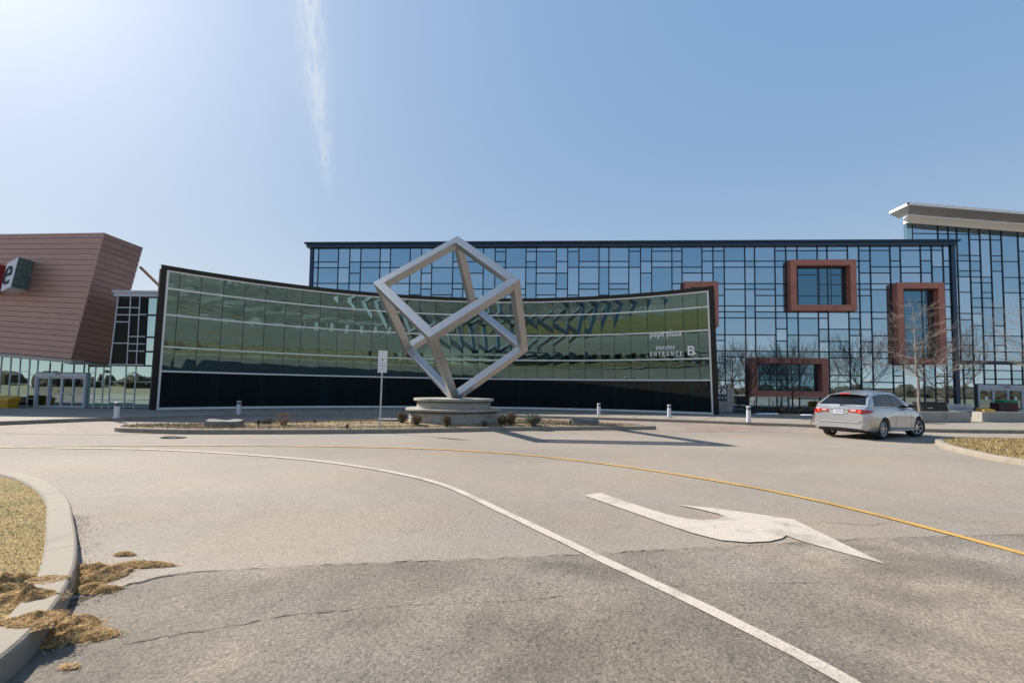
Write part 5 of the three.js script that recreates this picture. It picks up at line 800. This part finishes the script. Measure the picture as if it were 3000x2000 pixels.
saltBin('yellow grit bin between the bench and the bin with the green lid', 31.9, 29.2, 0.75, 0.62, 0.5, 0);
{
  const t = thing('litter_station', 'dark litter station with a bright green lid before the sliding doors', 'bin', [34.6, 0.146, 30.5]);
  part(t, 'cabinet', box(1.35, 0.95, 0.6, 0, 0, 0, 0.02), mat([0.03, 0.012, 0.012], 0.6)); for (let i = 0; i < 5; i++) part(t, 'slat', box(0.1, 0.6, 0.02, 0.12 + i * 0.12, 0.15, 0.31, 0.004), mat([0.10, 0.02, 0.015], 0.6));
  const lid = part(t, 'lid', box(0.98, 0.2, 0.66, 0.15, 0.96, 0, 0.05), mat([0.0, 0.20, 0.10], 0.45)); part(lid, 'slot', box(0.4, 0.04, 0.02, 0.05, 1.02, 0.33), M.black); part(t, 'emblem', new THREE.TorusGeometry(0.07, 0.018, 6, 3).translate(-0.42, 0.28, 0.31), M.lettering);
}
{
  const t = thing('black_bin_store', 'plain black bin cabinet beyond the bonnet of the silver car', 'bin', [25.6, 0.146, 26.6]);
  part(t, 'cabinet', box(1.45, 0.95, 0.7, 0, 0, 0, 0.02), mat([0.008, 0.008, 0.01], 0.5)); part(t, 'lid', box(1.5, 0.06, 0.75, 0, 0.952, 0, 0.015), mat([0.012, 0.014, 0.014], 0.5)); part(t, 'handle', box(0.3, 0.03, 0.03, -0.3, 0.62, 0.36, 0.008), M.aluminium);
}
// ---------------------------------------------------------------- planting bed under the long glass building
{
  const r = rng(905), bed = [[14.5, 29.6], [17, 29.0], [20, 28.2], [23.3, 27.6], [24, 30], [24, 36.5], [13, 36.8]];
  struct('planting_bed', poly(bed, 0.16), mat([0.035, 0.025, 0.018], 1), 'dark soil bed below the red box frame');
  let k = 0; for (let i = 0; i < 16; i++) { const u = i / 15, x = mix(17.2, 24.0, u) + 0.3 * (r() - 0.5), d = mix(30.2, 28.6, u) + 1.4 * r(); shrub('bed_shrub', 'low dark leafless shrub in the planting bed below the red box frame', x, d, 0.15, 0.45 + 0.2 * r(), 0.45 + 0.25 * r(), [[0.020, 0.017, 0.010], [0.034, 0.024, 0.015]], 260, 0.06, 910 + i, 'low shrubs in the planting bed'); }
  for (const [x, d, l, w, h, lab] of [[17.0, 29.0, 0.9, 0.2, 0.07, 'low streak of old snow at the edge of the planting bed beside the block wall'], [19.2, 28.3, 0.5, 0.16, 0.05, 'small scrap of old snow at the front edge of the planting bed']]) { const g = new THREE.SphereGeometry(1, 20, 10), p = g.attributes.position; for (let i = 0; i < p.count; i++) { const q = 0.7 + 0.6 * fbm((p.getX(i) + 2) / 4, (p.getZ(i) + 2) / 4, 12, 3, 930); p.setXYZ(i, p.getX(i) * l * q, Math.max(0, p.getY(i)) * h * q, p.getZ(i) * w * q); } g.computeVertexNormals(); const m = shade(new THREE.Mesh(g, M.snow)); m.name = numbered('snow_heap'); m.position.set(x, 0.15, -d); m.rotation.y = 0.15; scene.add(m); tag(m, lab, 'snow', 'old snow by the planting bed'); }
}
// ---------------------------------------------------------------- bare trees
function tree(name, label, x, d, y, H, opt, seed, group) {
  const r = rng(seed), t = thing(name, label, 'tree', [x, y, d], 0, group), trunk = [], limbs = [], twigs = [], o = { trunkR: 0.07, spread: 0.5, up: 0.35, start: 0.25, n: 22, color: [0.12, 0.09, 0.07], lenK: 0.36, lean: 0.03, ...opt };
  const pts = []; let p = new THREE.Vector3(0, -0.05, 0); const segs = 14; for (let i = 0; i <= segs; i++) { pts.push(p.clone()); p = p.clone().add(new THREE.Vector3((r() - 0.5) * 0.05 * H / 6 + o.lean * H / segs, H * o.stem / segs, (r() - 0.5) * 0.05 * H / 6)); }
  const rad = (k) => mix(o.trunkR, 0.012, Math.pow(k, 0.8)); for (let i = 0; i < segs; i++) trunk.push(bar(pts[i], pts[i + 1], rad(i / segs), rad((i + 1) / segs), 8));
  const grow = (a, dir, len, rr, depth) => {
    let q = a.clone(), dd = dir.clone(); const n = depth > 1 ? 4 : 3;
    for (let i = 0; i < n; i++) {
      const e = q.clone().addScaledVector(dd, len / n), r1 = rr * (1 - 0.24 * (i + 1) * (4 / n) * 0.85); (depth >= o.depth - 1 ? limbs : twigs).push(bar(q, e, rr * (1 - 0.2 * i), Math.max(o.fine, r1), depth > 1 ? 5 : 3));
      if (depth > 0 && (i > 0 || depth < 2)) { const m = depth > 1 ? 2 : 1 + Math.floor(r() * 2); for (let k = 0; k < m; k++) { const nd = dd.clone().add(new THREE.Vector3((r() - 0.5) * 1.7, (r() - 0.42) * 1.3 + o.up * 0.3, (r() - 0.5) * 1.7)).normalize(); grow(e, nd, len * (0.42 + 0.28 * r()), Math.max(o.fine * 1.2, rr * 0.5), depth - 1); } }
      q = e; dd = dd.clone().add(new THREE.Vector3((r() - 0.5) * 0.35, o.up * 0.22, (r() - 0.5) * 0.35)).normalize();
    }
  };
  for (let i = 0; i < o.n; i++) { const k = o.start + (1 - o.start) * (i + r()) / o.n, f = k * segs, j = Math.min(segs - 1, Math.floor(f)), a = pts[j].clone().lerp(pts[j + 1], f - j), az = i * 2.4 + r() * 0.8, dir = new THREE.Vector3(Math.cos(az), o.up + 0.3 * (r() - 0.5), Math.sin(az)).normalize(); grow(a, dir, H * o.lenK * (1 - 0.62 * k) * (0.75 + 0.5 * r()) + 0.2, Math.min(0.035, rad(k) * 0.55), o.depth); }
  const bark = mat(o.color, 0.9); part(t, 'trunk', merge(trunk), bark); const cr = part(t, 'crown', merge(limbs), bark); if (twigs.length) part(cr, 'twigs', merge(twigs), bark);
  return t;
}
const pale = { color: [0.21, 0.18, 0.16], trunkR: 0.10, spread: 0.7, up: 0.22, start: 0.32, n: 24, lenK: 0.27, stem: 0.96, depth: 2, lean: -0.05, fine: 0.0042 }, dark = { color: [0.045, 0.035, 0.030], trunkR: 0.075, up: 0.75, start: 0.26, n: 24, lenK: 0.52, stem: 0.9, depth: 2, lean: 0.0, fine: 0.0065 };
tree('honey_locust_tree', 'pale sunlit leafless tree rising behind the silver car', 24.9, 26.4, 0.15, 7.2, pale, 1001, 'leafless trees before the glass buildings');
tree('honey_locust_tree', 'pale leafless tree at the picture edge before the tall glass building', 33.6, 26.6, 0.15, 7.6, { ...pale, lenK: 0.5, lean: 0 }, 1002, 'leafless trees before the glass buildings');
tree('young_dark_tree', 'dark leafless tree between the block wall sign and the low red frame', 18.25, 33.6, 0.15, 4.1, { ...dark, lean: 0 }, 1003, 'leafless trees before the glass buildings');
tree('young_dark_tree', 'dark leafless tree standing in front of the low red frame', 21.0, 32.4, 0.15, 4.5, dark, 1004, 'leafless trees before the glass buildings');
tree('young_dark_tree', 'dark leafless tree by the bench at the corner of the long glass building', 28.0, 28.0, 0.15, 4.6, { ...dark, lenK: 0.6 }, 1005, 'leafless trees before the glass buildings');
tree('young_dark_tree', 'dark leafless tree hard against the end of the curved wall', 16.2, 31.8, 0.15, 4.4, { ...dark, n: 12 }, 1006, 'leafless trees before the glass buildings');
tree('young_dark_tree', 'dark dense leafless tree directly above the roof of the silver car', 26.8, 33.2, 0.15, 4.6, { ...dark, lenK: 0.66, n: 28 }, 1007, 'leafless trees before the glass buildings');

// ---------------------------------------------------------------- behind the photographer: what the glass mirrors
{
  const r = rng(1100), spots = [[46, -6, 7], [58, -14, 8], [40, -24, 7], [70, -30, 9], [30, -34, 8], [88, -18, 8], [12, -38, 8], [-20, -34, 8]];
  spots.forEach(([x, d, h], i) => tree('roadside_tree', ['leafless roadside tree mirrored in the long glass building'][0], x, d, 0, h, { ...dark, color: [0.06, 0.048, 0.04], n: 16, lenK: 0.5, trunkR: 0.12 }, 1200 + i, 'roadside trees behind the photographer'));
  // a far wood seen only as a mass
  const g = [], c = rng(1300); for (let i = 0; i < 420; i++) { const a = -2.4 + 4.8 * i / 420, R = 260 + 60 * c(), x = Math.sin(a + Math.PI) * R, d = Math.cos(a + Math.PI) * R, s = new THREE.IcosahedronGeometry(1, 2), p = s.attributes.position; for (let k = 0; k < p.count; k++) { const q = 0.75 + 0.5 * hash(Math.round(p.getX(k) * 50), Math.round(p.getY(k) * 50 + p.getZ(k) * 77), i); p.setXYZ(k, p.getX(k) * q, p.getY(k) * q, p.getZ(k) * q); } s.scale(3 + 3 * c(), 2.5 + 3 * c(), 3); s.translate(x, 2, -d); s.computeVertexNormals(); g.push(s); }
  const m = shade(new THREE.Mesh(merge(g), mat([0.075, 0.058, 0.04], 1))); m.name = 'far_woods'; m.userData = { kind: 'stuff', label: 'far brown woodland behind the photographer' }; scene.add(m);
}
renderer.render(scene, camera);
